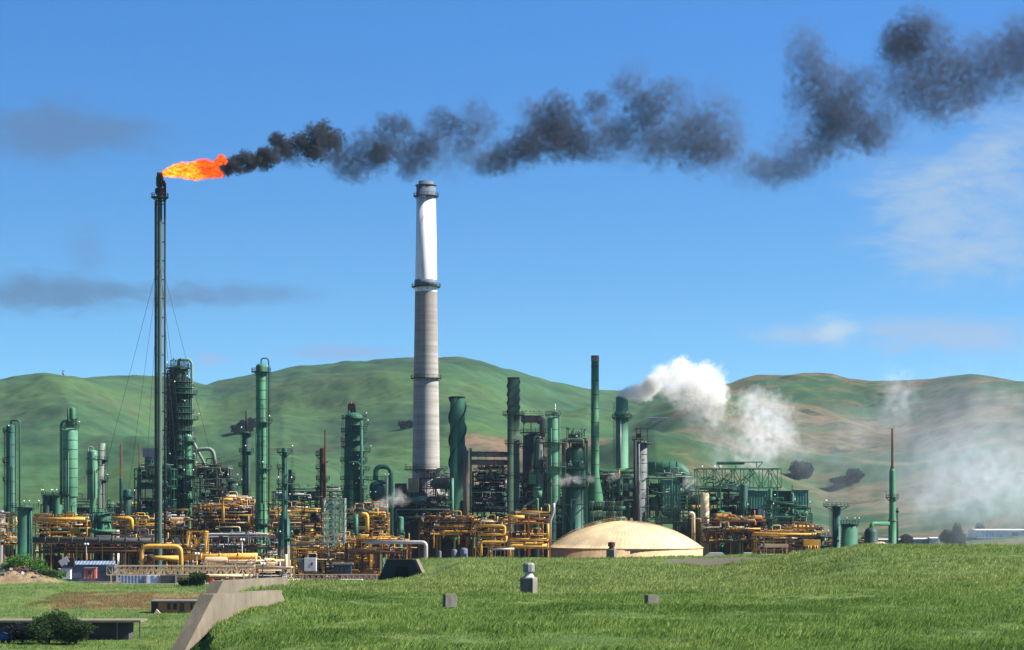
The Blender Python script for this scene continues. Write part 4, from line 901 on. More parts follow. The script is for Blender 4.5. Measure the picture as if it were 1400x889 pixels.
add_platform(t, x, d, PZ(680, d), SZ(4.3, d), SZ(9, d), 0, 2*math.pi, lamps=1)
t.part('side_pipe', MB().tube([P(1227, 744, d), P(1227, 694, d)], .35, 8).ball(P(1227, 699, d), .7), 'green_dark')

# ------------------------------------------------------------------ base of the chimney, fin-fan block and other masses
t = Thing('cone_roof_tank', (PX(566, 915), 915, 0), 'grey cone-shaped roof at the left foot of the concrete chimney', 'tank')
t.part('roof', MB().lathe((PX(566, 915), 915, 0), [(SZ(30, 915), PZ(690, 915)), (SZ(4, 915), PZ(662, 915)), (.01, PZ(661, 915))], 32), 'concrete'); t.part('wall', MB().lathe((PX(566, 915), 915, 0), [(SZ(29, 915), 0), (SZ(29, 915), PZ(690, 915))], 32), 'grey_dark')
t = Thing('control_cabin', (PX(563, 900), 900, 0), 'beige box cabin perched on a rusty post left of the chimney foot', 'cabin')
c, s = kbox(558, 572, 654, 673, 900, 4); t.part('box', MB().box(c, s), 'cream_wall'); t.part('post', MB().bar(P(563, 673, 902), (PX(563, 902), 902, 0), .6), 'rust')
t = Thing('control_cabin', (PX(551, 905), 905, 0), 'dark grey box cabin next to the beige one by the chimney foot', 'cabin')
c, s = kbox(540, 556, 661, 680, 905, 5); t.part('box', MB().box(c, s), 'grey_dark'); t.part('post', MB().bar(P(548, 680, 907), (PX(548, 907), 907, 0), .6), 'iron')
frame('rust-stained machinery deck wrapped round the foot of the chimney', 574, 616, 906, 14, [654, 668, 684, 700], 'iron', fill=['rust', 'iron', 'taupe', 'silver', 'green_dark'], seed=7, npipe=24, nris=20, nvalve=20, ndrum=5, lamps=8, bay=5, brace=.4)
drum_h('rusty round duct at the right foot of the chimney', 592, 614, 661, 900, 15, 'taupe', k=.7, saddle=PZ(672, 900))
frame('low dark green deck with pale drums between the cabin post and the spiral stack', 540, 618, 880, 16, [690, 702, 713], 'green_dark', fill=['sage', 'green_dark', 'green_light', 'rust', 'cream'], seed=8, npipe=26, nris=16, nvalve=18, ndrum=7, bay=6, brace=.2)
frame('black fin-fan block glittering with small pipe ends, right of the spiral stack', 646, 694, 886, 16, [645, 658, 672, 686, 700], 'black', fill=['black', 'green_dark', 'green', 'black', 'silver'], seed=9, nbox=60, npipe=60, nris=24, nvalve=70, ndrum=6, bay=5, deck=.9, brace=.3, lamps=2)
frame('dark dense pipe block below the rusted stack', 694, 772, 890, 14, [655, 668, 682, 696], 'green_dark', fill=['green_dark', 'black', 'sage', 'green', 'taupe'], seed=10, nbox=50, npipe=50, nris=26, nvalve=30, ndrum=6, bay=6, deck=.7, brace=.4)
t = Thing('boiler', (PX(735, 876), 876, PZ(690, 876)), 'pale green boiler drum lying end-on, halfway between the rusted stack and pale column', 'boiler')
t.part('casing', MB().box(*kbox(723, 733, 648, 662, 876, 5)), 'green_light'); t.part('drum', MB().lathe((PX(735, 874), 874, PZ(674, 874)), [(.01, -1.8), (SZ(8, 874), -1.6), (SZ(8, 874), 1.6), (.01, 1.8)], 20, ax='X'), 'green_light')
t.part('support', MB().box(*kbox(728, 744, 680, 700, 876, 3)), 'green_dark')
pipe('slanting mint walkway pipe above the yellow frame', [P(711, 702, 866), P(720, 690, 866), P(735, 681, 866), P(735, 745, 866)], .4, 'green_light', bend=1)
# manifold with rows of hooked pipes behind the dome
t = Thing('pipe_manifold', (PX(826, 884), 884, 0), 'manifold with rows of hooked green pipes behind the beige dome', 'manifold')
for row, (py, n) in enumerate(((686, 13), (700, 12))):
    for k in range(n):
        px = 806+k*3.6+row; z = PZ(py, 884-row*3); t.part('hooked_pipe', MB().tube([(PX(px, 884), 884-row*3, z-4), (PX(px, 884), 884-row*3, z), (PX(px+2, 884), 884-row*3, z), (PX(px+2, 884), 884-row*3, z-2)], .2, 7, bend=.5), ['green', 'sage', 'green_dark', 'rust'][k % 4])
    t.part('header', MB().tube([P(803, py+9, 885-row*3), P(855, py+9, 885-row*3)], .8, 12), 'teal')
for k in range(5): t.part('post', MB().bar(P(806+k*11, 694, 888), (PX(806+k*11, 888), 888, 0), .3), 'green_dark')
frame('green frame with pale tanks behind the dome, right of the manifold', 838, 882, 893, 14, [655, 672, 690, 704], 'green', fill=['green', 'sage', 'silver', 'green_dark', 'green_light'], seed=12, npipe=24, nris=18, nvalve=24, ndrum=5, bay=6)
frame('dark green frame between the teal vessel and the flare-footed stack', 798, 842, 898, 12, [655, 670, 688], 'green_dark', fill=['green', 'rust', 'green_dark', 'sage'], seed=13, npipe=20, nris=14, nvalve=20, ndrum=3, bay=6)

# ------------------------------------------------------------------ beige dome tank
d = 850; x = PX(856, d); r = SZ(104.5, d); zr = PZ(748, d)
t = Thing('dome_tank', (x, d, 0), 'broad beige storage tank with a shallow domed roof and rust-streaked wall', 'tank')
t.part('wall', MB().lathe((x, d, 0), [(r, 0), (r, zr)], 96), 'cream_wall')
H = PZ(712, d)-zr; Rs = (r*r+H*H)/(2*H); prof = []
for k in range(15):
    rr = (r+.15)*(1-k/14); prof.append((max(.001, rr), zr+math.sqrt(max(0, Rs*Rs-rr*rr))-(Rs-H)))
t.part('roof', MB().lathe((x, d, 0), prof, 96), 'cream')
rb = MB()
for k in range(96):
    a = 2*math.pi*k/96
    for j in range(0, 13): rb.bar((x+prof[j][0]*math.cos(a), d+prof[j][0]*math.sin(a), prof[j][1]+.02), (x+prof[j+1][0]*math.cos(a), d+prof[j+1][0]*math.sin(a), prof[j+1][1]+.02), .07)
t.part('roof_seams', rb, 'cream_wall'); t.part('wind_girder', MB().lathe((x, d, 0), [(r, zr-.45), (r+.28, zr-.4), (r+.28, zr-.05), (r, zr)], 96), 'cream_wall')
for k in range(3): t.part('rim_vent', MB().box((x+(-2+2*k), d, prof[-1][1]+.4), (.9, .9, 1.1)), 'cream_wall')
st = MB(); a = math.pi*1.08
for j in range(14):
    p0 = (x+prof[j][0]*math.cos(a), d+prof[j][0]*math.sin(a), prof[j][1]); p1 = (x+prof[j+1][0]*math.cos(a), d+prof[j+1][0]*math.sin(a), prof[j+1][1])
    for hh in (.6, 1.2): st.bar((p0[0], p0[1], p0[2]+hh), (p1[0], p1[1], p1[2]+hh), .09)
    st.bar(p0, (p0[0], p0[1], p0[2]+1.2), .09)
t.part('roof_railing', st, 'cream_wall')
# ------------------------------------------------------------------ yellow and brown pipework belt, left to right
Y = ['yellow', 'yellow', 'yellow_dark', 'orange', 'brown', 'cream', 'cream', 'taupe', 'pink']; YB = ['yellow_dark', 'brown', 'rust', 'orange', 'yellow', 'black']
frame('yellow rack with orange piping at the far left edge', -14, 26, 800, 12, [708, 722, 738, 745], 'yellow_dark', 'pipe_rack', 'pipe rack', Y, seed=20, npipe=20, nris=10, nvalve=16, ndrum=1, lamps=2, brace=.3, deck=.3, rails=False)
frame('yellow rack topped by a bright straight pipe, below the twin squat vessels', 43, 119, 815, 14, [712, 722, 736], 'yellow_dark', 'pipe_rack', 'pipe rack', Y+['yellow'], seed=21, npipe=34, nris=20, nvalve=50, ndrum=4, lamps=1, brace=.3, deck=.4, rails=False, drmat='brown')
pipe('bright yellow straight pipe on the rack under the twin squat vessels', [P(44, 709.5, 812), P(116, 709.5, 812)], .5, 'yellow', supports=[P(68, 709.5, 812), P(100, 709.5, 812)])
drum_h('stubby yellow drum above the bright straight pipe at left', 46, 71, 704, 818, 5, 'yellow', saddle=PZ(709, 818))
t = Thing('junction_box', (PX(101, 806), 806, 0), 'mustard square box on the yellow rack left of the green reactor', 'box'); t.part('box', MB().box(*kbox(96, 107, 721, 730, 806, 3)), 'yellow'); t.part('leg', MB().bar(P(98, 730, 807), (PX(98, 807), 807, 0), .25), 'yellow_dark'); t.part('leg', MB().bar(P(105, 730, 807), (PX(105, 807), 807, 0), .25), 'yellow_dark')
frame('shadowy brown under-rack beneath the long grey pipe', 46, 232, 792, 10, [744, 756], 'brown', 'pipe_rack', 'pipe rack', YB+['grey_dark'], seed=22, npipe=60, nris=40, nvalve=50, ndrum=6, lamps=2, brace=.5, deck=.4, rails=False, bay=7)
pipe('long dull grey pipe crossing in front of the left racks', [P(44, 738.5, 786), P(228, 739.5, 786)], 1.0, 'grey_dark', supports=[P(p_, 739, 786) for p_ in (70, 105, 118, 140, 172, 205)], smat='yellow_dark', flanges=9)
frame('yellow rack between the A-frame reactor and the flare stack', 149, 262, 822, 14, [712, 724, 736], 'yellow_dark', 'pipe_rack', 'pipe rack', Y+['white'], seed=23, npipe=44, nris=30, nvalve=60, ndrum=5, lamps=2, brace=.3, deck=.4, rails=False)
pipe('short bright yellow pipe left of the flare stack at rack height', [P(150, 709, 815), P(180, 709, 815), P(180, 725, 815)], .75, 'yellow', bend=1.2)
pipe('yellow overhead pipe left of the narrow banded column', [P(227, 697, 840), P(258, 697, 840)], .38, 'yellow', supports=[P(232, 697, 840), P(250, 697, 840)])
pipe('yellow pipe with a downturned end right of the narrow banded column', [P(262, 693, 840), P(283, 693, 840), P(287, 700, 840), P(287, 712, 840)], .5, 'yellow', bend=1, supports=[P(279, 693, 840)])
frame('grey brown deck of long exchangers right of the flare stack', 264, 346, 815, 14, [697, 708, 718, 729], 'brown', 'pipe_rack', 'pipe rack', ['yellow', 'taupe', 'brown', 'grey', 'orange', 'cream', 'yellow_dark'], seed=24, npipe=60, nris=30, nvalve=40, ndrum=9, lamps=2, brace=.2, deck=.9, drmat='taupe')
pipe('yellow gooseneck pipe riser left of the mast column foot', [P(305, 715, 812), P(305, 683, 812), P(318, 683, 812)], .5, 'yellow', bend=1.2)
frame('upper yellow rack with orange crosspieces at the mast column foot', 300, 350, 828, 10, [688, 699, 712], 'yellow', 'pipe_rack', 'pipe rack', Y+['rust'], seed=25, npipe=26, nris=18, nvalve=30, ndrum=2, lamps=1, brace=.3, deck=.3, rails=False)
frame('yellow rack at half height between the tall plain column and the dark frame', 362, 438, 826, 14, [702, 712, 722, 736], 'yellow_dark', 'pipe_rack', 'pipe rack', Y+['yellow', 'yellow'], seed=26, npipe=50, nris=24, nvalve=46, ndrum=6, lamps=1, brace=.3, deck=.4, rails=False)
frame('white and grey valve deck below the exchangers, left of the concrete pedestal', 258, 380, 792, 14, [736, 750, 760], 'taupe', 'pipe_rack', 'pipe rack', ['white', 'grey', 'yellow', 'brown', 'silver', 'orange', 'green'], seed=27, npipe=40, nris=50, nvalve=70, ndrum=4, lamps=4, brace=.3, deck=.3)
lattice('yellow tower with one big X brace, right of the flare stack foot', 256, 281, 778, 6, 727, 756, 1, 'yellow', name='braced_tower', w_=.42)
t = Thing('stair_flight', (PX(245, 776), 776, 0), 'steep pale stair flight right beside the flare stack foot', 'stairs')
for s in (0, 3.2): t.part('stringer', MB().bar(P(239+s, 735, 776+s*.3), P(250+s, 757, 776+s*.3), .25, .5), 'blue_grey')
t.part('treads', (lambda mb: [mb.box((PX(240.5+k*.92, 777), 776.5, PZ(736+k*1.75, 777)), (.9, 1.2, .1)) for k in range(12)] and mb)(MB()), 'grey')
d = 752
pipe('fat yellow pipe bent into a square arch around the flare stack foot', [P(194, 793, d), P(194, 747, d), P(247.5, 747, d), P(247.5, 792, d)], .78, 'yellow', bend=2.4)
pipe('yellow pipe lying low inside the square yellow arch', [P(198, 763, d+4), P(244, 763, d+4)], .75, 'yellow', supports=[P(205, 763, d+4), P(236, 763, d+4)])
t = pipe('long fat yellow pipe running right from the square arch', [P(250, 762, d+2), P(352, 760, d+2)], .95, 'yellow', supports=[P(p_, 761, d+2) for p_ in (262, 284, 306, 328, 348)], flanges=3)
pipe('yellow girder-like pipe just under the long fat one', [P(282, 767.5, d), P(392, 766.5, d)], .45, 'yellow', supports=[P(p_, 767, d) for p_ in (292, 318, 340, 372)])
t = Thing('pump', (PX(205, d), d, 0), 'dark red pump body inside the square yellow arch', 'pump'); t.part('casing', MB().lathe((PX(206, d), d, PZ(762, d)), [(.3, -1.3), (1.1, -1), (1.2, .6), (.5, 1.3)], 16, ax='X'), 'rust'); t.part('plinth', MB().box((PX(206, d), d, PZ(765, d)/2), (2.4, 1.6, PZ(765, d))), 'brown')
frame('busy brown pump alley behind the square yellow arch', 188, 262, 766, 10, [752, 770], 'brown', 'pipe_rack', 'pipe rack', YB+['white', 'pink'], seed=28, npipe=30, nris=20, nvalve=40, ndrum=5, lamps=1, brace=.4, deck=.2, rails=False)
truss('long pinkish yellow truss footbridge along the plant front', 146, 347, 738, 3, 774, 786, 26, 'cream', w_=.42, sup=(152, 195, 232, 280, 320), smat='cream', style='N', deck=True)
t = pipe('flat yellow girder under the truss footbridge', [P(228, 787.5, 737), P(345, 787, 737)], .5, 'cream', name='girder', cat='girder')
lattice('pinkish X-braced support at the right end of the footbridge', 333, 351, 736, 3, 785, 797, 1, 'pink', w_=.25, cols=2, name='braced_support', cat='support')
frame('low cream and grey pump deck behind the footbridge right end', 262, 398, 745, 8, [776, 786], 'cream', 'pipe_rack', 'pipe rack', ['cream', 'yellow', 'grey', 'blue_grey', 'pink', 'white'], seed=29, npipe=30, nris=20, nvalve=40, ndrum=6, lamps=1, brace=.5, deck=.2, rails=False)
pipe('yellow boxy pipe run left of the pedestal, ending in an orange elbow', [P(350, 776, 742), P(391, 776, 742), P(391, 758, 742)], .55, 'cream', bend=1)
frame('dark grey open frame beside the pale lattice tower', 413, 440, 800, 8, [684, 701, 715, 727], 'iron', 'open_frame', 'steel structure', ['iron', 'yellow', 'black'], seed=30, npipe=8, nris=4, nvalve=4, ndrum=1, lamps=0, bay=7, brace=.3, rails=False)
lattice('pale grey green X-braced lattice tower in the middle left', 443, 471, 774, 7, 682, 742, 6, 'pale_green', w_=.34, cols=2)
frame('yellow frame with many pipe bends under the pale lattice tower', 398, 505, 784, 12, [742, 756, 768], 'yellow', 'pipe_rack', 'pipe rack', Y+['brown', 'rust'], seed=31, npipe=60, nris=50, nvalve=60, ndrum=6, lamps=2, brace=.6, deck=.2, rails=False, bay=5)
pipe('thin grey pipe crossing the lattice tower at mid height', [P(394, 746, 780), P(448, 744, 780), P(449.5, 770, 780)], .35, 'grey', bend=.8)
frame('yellow and green rack between the lattice tower and the U pipe', 470, 530, 830, 12, [702, 712, 724, 738], 'yellow_dark', 'pipe_rack', 'pipe rack', Y+['green', 'green_dark', 'rust'], seed=32, npipe=40, nris=26, nvalve=40, ndrum=2, lamps=1, brace=.2, deck=.4, rails=False)
pipe('yellow hooked pipe between the broad column and the U pipe', [P(493, 703, 826), P(502, 703, 826), P(502, 728, 826)], .7, 'yellow', bend=1.6)
pipe('green standpipe at the foot of the broad domed column', [P(486.5, 740, 828), P(486.5, 703, 828)], .85, 'green')
column('small green pot vessel right of the U pipe', 547.5, 856, 706, 9, 'green', [(728, 'F', .5)], ladder=None, rings=False, name='vertical_vessel', cat='vessel', lamps=0)
frame('brown and orange rack crossing behind the dark bunker wall', 472, 560, 776, 12, [743, 757], 'brown', 'pipe_rack', 'pipe rack', YB+['orange', 'taupe'], seed=33, npipe=44, nris=26, nvalve=30, ndrum=8, drmat='orange', lamps=1, brace=.4, deck=.3, rails=False)
pipe('silver pipe ending in a downward elbow right of the dark bunker wall', [P(500, 741.5, 770), P(582.5, 741.5, 770), P(582.5, 790, 770)], .62, 'silver', bend=1.5, supports=[P(520, 741.5, 770), P(556, 741.5, 770)])
t = Thing('site_office', (PX(465, 770), 770, 0), 'dark glazed cabin under the yellow frame left of the bunker wall', 'cabin'); t.part('body', MB().box(*kbox(456, 480, 772, 788, 770, 4)), 'navy'); t.part('roof', MB().box(*kbox(454, 482, 770, 772, 769.6, 5)), 'grey')
for k in range(3): t.part('window', MB().box(*kbox(458+k*7, 463+k*7, 775, 784, 769.7, .4)), 'glass')
frame('long rust brown pipe deck bristling with upright valves, centre of the plant', 575, 652, 820, 14, [714, 724, 734], 'brown', 'pipe_rack', 'pipe rack', ['brown', 'rust', 'orange', 'yellow_dark', 'yellow'], seed=34, nbox=30, npipe=60, nris=40, nvalve=80, ndrum=3, lamps=1, brace=.2, deck=.8, rails=False, spikes=26)
t = Thing('tank_row', (PX(612, 824), 824, 0), 'row of dark brown tanks under the bristling rust brown deck', 'tanks')
for k in range(5): t.part('tank', MB().lathe((PX(586+k*14, 826), 828, 0), dome_prof(SZ(5.5, 826), 0, PZ(737, 826))), 'brown' if k % 2 else 'rust')
for px, py, ww in ((601, 756, 5), (621, 754, 8), (634, 752, 11)): solo('drum_cask', MB().lathe((PX(px, 815), 815, 0), dome_prof(SZ(ww, 815)/2, 8 if False else 0, PZ(py-3, 815))), 'blue_grey', (PX(px, 815), 815, 0), {601: 'smallest of the three pale grey casks under the rust brown deck', 621: 'middle pale grey cask under the rust brown deck', 634: 'largest pale grey cask under the rust brown deck'}[px], 'cask', 'pale grey casks')
frame('stacked yellow pipe loops right of the rust brown deck', 650, 694, 816, 12, [718, 727, 736, 748], 'yellow', 'pipe_rack', 'pipe rack', Y+['yellow', 'brown'], seed=35, npipe=40, nris=16, nvalve=30, ndrum=0, lamps=1, brace=.1, deck=.3, rails=False, spikes=12)
pipe('yellow pipe folded back in a loop at the deck end, below the rusted stack', [P(652, 719, 812), P(690, 719, 812), P(690, 731, 812), P(653, 731, 812)], .5, 'yellow', bend=1)
pipe('lower yellow folded pipe at the deck end', [P(692, 733, 811), P(692, 741, 811), P(658, 741, 811), P(658, 760, 811)], .45, 'yellow', bend=1)
pipe('silver pipe lying low before the yellow loops', [P(668, 751.5, 808), P(703, 750.5, 808)], .35, 'silver')
frame('big open yellow frame with brown boxes inside, left of the dome', 694, 752, 816, 14, [704, 716, 738, 750], 'orange', 'pipe_rack', 'pipe rack', ['orange', 'brown', 'yellow_dark', 'yellow'], seed=36, npipe=24, nris=18, nvalve=30, ndrum=4, drmat='brown', lamps=1, brace=.1, deck=.4, rails=False, bay=7, post=.5)
for a, lab in ((((696, 706), (717, 706)), 'short bright yellow pipe on the top left of the open yellow frame'), (((697, 737), (750, 737)), 'bright yellow pipe across the lower middle of the open yellow frame'),):
    pipe(lab, [P(a[0][0], a[0][1]+1, 812), P(a[1][0], a[1][1]+1, 812)], .55, 'yellow')
pipe('yellow pipe with a dropped end along the bottom of the open yellow frame', [P(697, 762, 812), P(697, 746, 812), P(748, 746, 812)], .65, 'yellow', bend=1.5)
pipe('upright yellow pipe at the right side of the open yellow frame', [P(749, 716, 811), P(749, 737, 811)], .5, 'yellow')
pipe('pale cream pipe lying on top of the open yellow frame', [P(697, 702.5, 822), P(735, 701.5, 822)], .5, 'sage')
frame('small green and white pipe deck squeezed between the frame and the dome', 752, 800, 880, 12, [698, 710, 722], 'green_dark', 'process_structure', 'steel structure', ['green_light', 'teal', 'white', 'green_dark'], seed=37, npipe=26, nris=18, nvalve=30, ndrum=3, lamps=3, brace=.2, deck=.5)
frame('mixed green and yellow racks just right of the dome', 958, 1046, 856, 14, [714, 728, 742], 'brown', 'pipe_rack', 'pipe rack', ['green_light', 'yellow', 'brown', 'green_dark', 'cream', 'orange'], seed=38, npipe=50, nris=34, nvalve=70, ndrum=6, lamps=3, brace=.5, deck=.5)
frame('yellow brown pipe tangle below the hopper boxes', 1034, 1128, 846, 14, [729, 740, 752], 'yellow_dark', 'pipe_rack', 'pipe rack', ['cream', 'yellow', 'rust', 'brown', 'pink', 'orange'], seed=39, npipe=50, nris=34, nvalve=80, ndrum=6, lamps=3, brace=.4, deck=.3, rails=False)
pipe('thin straight yellow pipe capping the tangle below the hopper boxes', [P(1028, 731, 842), P(1116, 730.5, 842)], .38, 'yellow', supports=[P(1045, 731, 842), P(1075, 731, 842), P(1102, 731, 842)])
pipe('cream pipe with a hooked top and orange foot right of the dome', [P(942, 702, 872), P(948, 702, 872), P(948, 745, 872)], .7, 'cream', bend=1.3)
lattice('orange A-braced panel behind the beige column', 966, 980, 870, 4, 717, 736, 1, 'orange', name='brace_frame', cat='brace frame', w_=.35)
t = Thing('pipe_portal', (PX(1062, 832), 832, 0), 'pinkish portal frame at the plant front right of the dome', 'portal frame')
t.part('beam', MB().box(*kbox(1046, 1078, 744, 748.5, 832, 2)), 'pink')
for px in (1048, 1059, 1070, 1076): t.part('leg', MB().bar(P(px, 748, 833), (PX(px, 833), 833, 0), .4), 'pink')
t = Thing('pump_house', (PX(1111, 830), 830, 0), 'yellow square housing with two looped pipes at the plant front', 'housing')
t.part('casing', MB().box(*kbox(1100, 1122, 738, 747, 830, 4)), 'yellow')
for px in (1102, 1120): t.part('leg', MB().bar(P(px, 747, 831), (PX(px, 831), 831, 0), .5), 'silver')
for px in (1105, 1114): t.part('pipe', MB().tube([P(px, 746, 829), P(px, 751, 829), P(px+3.5, 751, 829), P(px+3.5, 746, 829)], .28, 8, bend=.6), 'yellow')
frame('low rusty valve yard around the stubby teal column', 1118, 1182, 838, 10, [742, 752], 'brown', 'pipe_rack', 'pipe rack', ['rust', 'green_dark', 'orange', 'cream', 'green'], seed=40, npipe=24, nris=18, nvalve=40, ndrum=3, lamps=5, brace=.3, deck=.2, rails=False)
frame('distant dark pipework seen between the teal pedestal column and lattice tower', 372, 470, 905, 12, [672, 684, 696], 'green_dark', 'process_structure', 'steel structure', ['green_dark', 'teal', 'green', 'silver', 'iron'], seed=41, npipe=24, nris=20, nvalve=24, ndrum=5, lamps=7, brace=.3, deck=.3, topstuff=False)
frame('distant green pipework behind the squat twin vessels and pale column', 56, 150, 895, 12, [690, 702], 'green_dark', 'process_structure', 'steel structure', ['green_dark', 'teal', 'green', 'silver'], seed=42, npipe=24, nris=16, nvalve=20, ndrum=4, lamps=5, brace=.3, deck=.3)
for px0, px1, dd, tops, sd, lab in ((150, 262, 935, [694, 708, 724], 61, 'dark rear pipework between the thin rusty stacks and the busy tower'), (258, 372, 940, [690, 706, 724], 62, 'dark rear pipework behind the mast column foot'), (470, 560, 938, [696, 712, 728], 63, 'dark rear pipework behind the upside-down U pipe'),
     (556, 700, 945, [700, 716, 732], 64, 'dark rear pipework behind the bristling rust brown deck'), (690, 775, 942, [694, 712, 730], 65, 'dark rear pipework behind the open yellow frame'), (770, 900, 948, [672, 690, 708], 66, 'dark rear pipework behind the beige dome'), (930, 1110, 940, [702, 718, 734], 67, 'dark rear pipework behind the hopper boxes')):
    frame(lab, px0, px1, dd, 12, tops, 'iron', 'process_structure', 'steel structure', ['green_dark', 'iron', 'brown', 'grey_dark', 'green', 'yellow_dark'], seed=sd, npipe=40, nris=26, nvalve=20, ndrum=8, nbox=44, lamps=3, brace=.3, deck=.6, bay=8, rails=False)
# ------------------------------------------------------------------ front row small items
t = Thing('equipment_cabinet', (PX(422, 748), 748, 0), 'white boxy cabinet on legs in front of the yellow frame', 'cabinet')
t.part('body', MB().box(*kbox(416, 432, 763, 781, 748, 3)), 'white'); t.part('shaded_side', MB().box(*kbox(408, 415.6, 764, 778, 750, 2.4)), 'blue_grey'); t.part('vent', MB().box(*kbox(425.5, 427.5, 769, 773, 747.9, .3)), 'black')  # grey box at left: shade on the cabinet's left face put into colour
for px in (417, 424, 431): t.part('leg', MB().bar(P(px, 781, 749), (PX(px, 749), 749, 0), .3), 'grey_dark')
truss('low tan truss fence with slanting braces right of the cabinet', 402, 515, 736, 2.5, 786, 796, 14, 'pink', 'truss_fence', 'truss', .22, style='P')
t = pipe('pale yellow beams lying on the ground left of the cabinet', [P(372, 795, 732), P(410, 793.5, 732)], .5, 'cream', name='beam_pile', cat='beams')
t.part('pipe', MB().tube([P(376, 798, 730), P(412, 796.5, 730)], .45), 'yellow')
solo('boundary_wall', MB().box(*kbox(468, 515, 785, 794, 745, 1)), 'taupe', P(490, 797, 745), 'low grey wall behind the tan truss fence', 'wall')
def tent(label, px0, px1, y0, y1, d, mat='white'):
    x0, x1 = PX(px0, d), PX(px1, d); z0, z1 = PZ(y1, d), PZ(y0, d); t = Thing('roof_shelter', ((x0+x1)/2, d, 0), label, 'shelter', 'low white shelters')
    t.part('roof', MB().prism([(x0, d, z0), (x1, d, z0), (x1-(x1-x0)*.12, d, z1), (x0+(x1-x0)*.25, d, z1)], (0, 5, 0)), mat); t.part('wall', MB().box(((x0+x1)/2, d+2.6, z0/2), ((x1-x0)*.94, 4.4, max(.3, z0))), 'grey_dark')
tent('white shelter roof at the grass edge left of the dark bunker wall', 454, 500, 792.5, 798.5, 728)
tent('slanting white shelter roof just right of the dome', 965, 992, 756, 760.5, 800); tent('small bluish white shelter roof under the domed column', 1014, 1031, 756, 761, 800); tent('long white shelter roof under the pinkish portal', 1037, 1080, 758, 763, 796)
for px, col_n, lab, y0, y1 in ((88, 'white', 'white site trailer with a dark window at the left', 779, 792), (123, 'rib_red', 'red site trailer with a dark window', 777, 791)):
    wd = 16; t = Thing('site_trailer', (PX(px, 728), 728, 0), lab, 'trailer', 'site trailers'); t.part('body', MB().box(*kbox(px-wd/2, px+wd/2, y0, y1, 728, 2.6)), col_n)
    f = t.part('window', MB().box(*kbox(px-3.4, px+2.6, y0+3, y0+8.5, 727.95, .2)), 'grey_dark'); t.part('pane', MB().box(*kbox(px-2.8, px+2, y0+3.6, y0+7.9, 727.9, .2)), 'glass', f)
    t.part('roof', MB().box(*kbox(px-wd/2-.5, px+wd/2+.5, y0-.8, y0, 727.8, 3)), 'grey')
t = Thing('long_shed', (PX(121, 738), 738, 0), 'long blue-roofed ribbed shed behind the site trailers', 'shed')
t.part('wall', MB().box(*kbox(84, 156, 772, 795, 738, 8)), 'blue_grey'); t.part('roof', MB().prism([P(82, 772, 737.5), P(82, 767, 742), P(82, 772, 746.5)], (SZ(76, 738), 0, 0)), 'rib_blue'); t.part('door', MB().box(*kbox(139, 144, 781, 790, 737.8, .3)), 'grey_dark'); t.part('door', MB().box(*kbox(99, 111, 778, 790, 737.8, .3)), 'blue_grey')
for px0, px1, m_, lab in ((164, 198, 'rib_blue', 'blue grey container behind the grass, leftmost of three'), (199, 217, 'rib_white', 'pale middle container of the three below the footbridge'), (218, 240, 'grey_dark', 'dark grey container, rightmost of the three below the footbridge')):
    t = Thing('container', (PX((px0+px1)/2, 728), 728, 0), lab, 'container', 'containers below the footbridge'); t.part('body', MB().box(*kbox(px0, px1, 787, 799, 728, 3)), m_)
    for px in (px0+.3, px1-.3): t.part('corner_post', MB().box(*kbox(px-.4, px+.4, 786.8, 799, 727.8, .3)), 'grey')
t = Thing('wreckage_pile', (PX(90, 733), 733, 0), 'slanting white sheet and dark scrap leaning above the white trailer', 'scrap')
t.part('sheet', MB().bar(P(82, 771, 733), P(93, 764, 733), .3, 2), 'silver'); t.part('scrap', MB().box(*kbox(92, 101, 763, 775, 733, 2)), 'black')
t = Thing('covered_cart', (PX(290, 700), 700, 0), 'bright red tarpaulin-covered cart right of the small bush', 'cart')
t.part('body', MB().prism([P(284, 793, 700), P(290, 792, 700), P(297, 799, 700), P(296, 802, 700), P(288, 802, 700)], (0, 2, 0)), 'red')
for px in (290, 296): t.part('wheel', MB().lathe((PX(px, 699), 699.4, PZ(802, 700)), [(.1, -.2), (.45, -.2), (.45, .2), (.1, .2)], 12, ax='Y'), 'black')
def lamp_post(label, px, d, y0, y1, mat='grey', arm=0):
    x = PX(px, d); z1 = PZ(y0, d); t = Thing('lamp_post', (x, d, 0), label, 'lamp post', 'lamp posts in the plant')
    t.part('pole', MB().tube([(x, d, max(0, GH(x, d))), (x, d, z1)], .22, 8, r2=.14), mat)
    t.part('lamp', MB().ball((x-.4, d, z1), .4, 0, 8).ball((x+.5, d, z1), .4, 0, 8), 'lampglass')
lamp_post('pale lamp post right of the mustard box', 118, 770, 744, 790); lamp_post('grey lamp post in front of the long fat yellow pipe', 269, 748, 757, 795)
lamp_post('dark lamp post left of the pedestal column', 359, 738, 771, 800, 'iron'); lamp_post('silver lamp post on the valve yard by the pedestal column', 331, 780, 738, 790, 'silver')
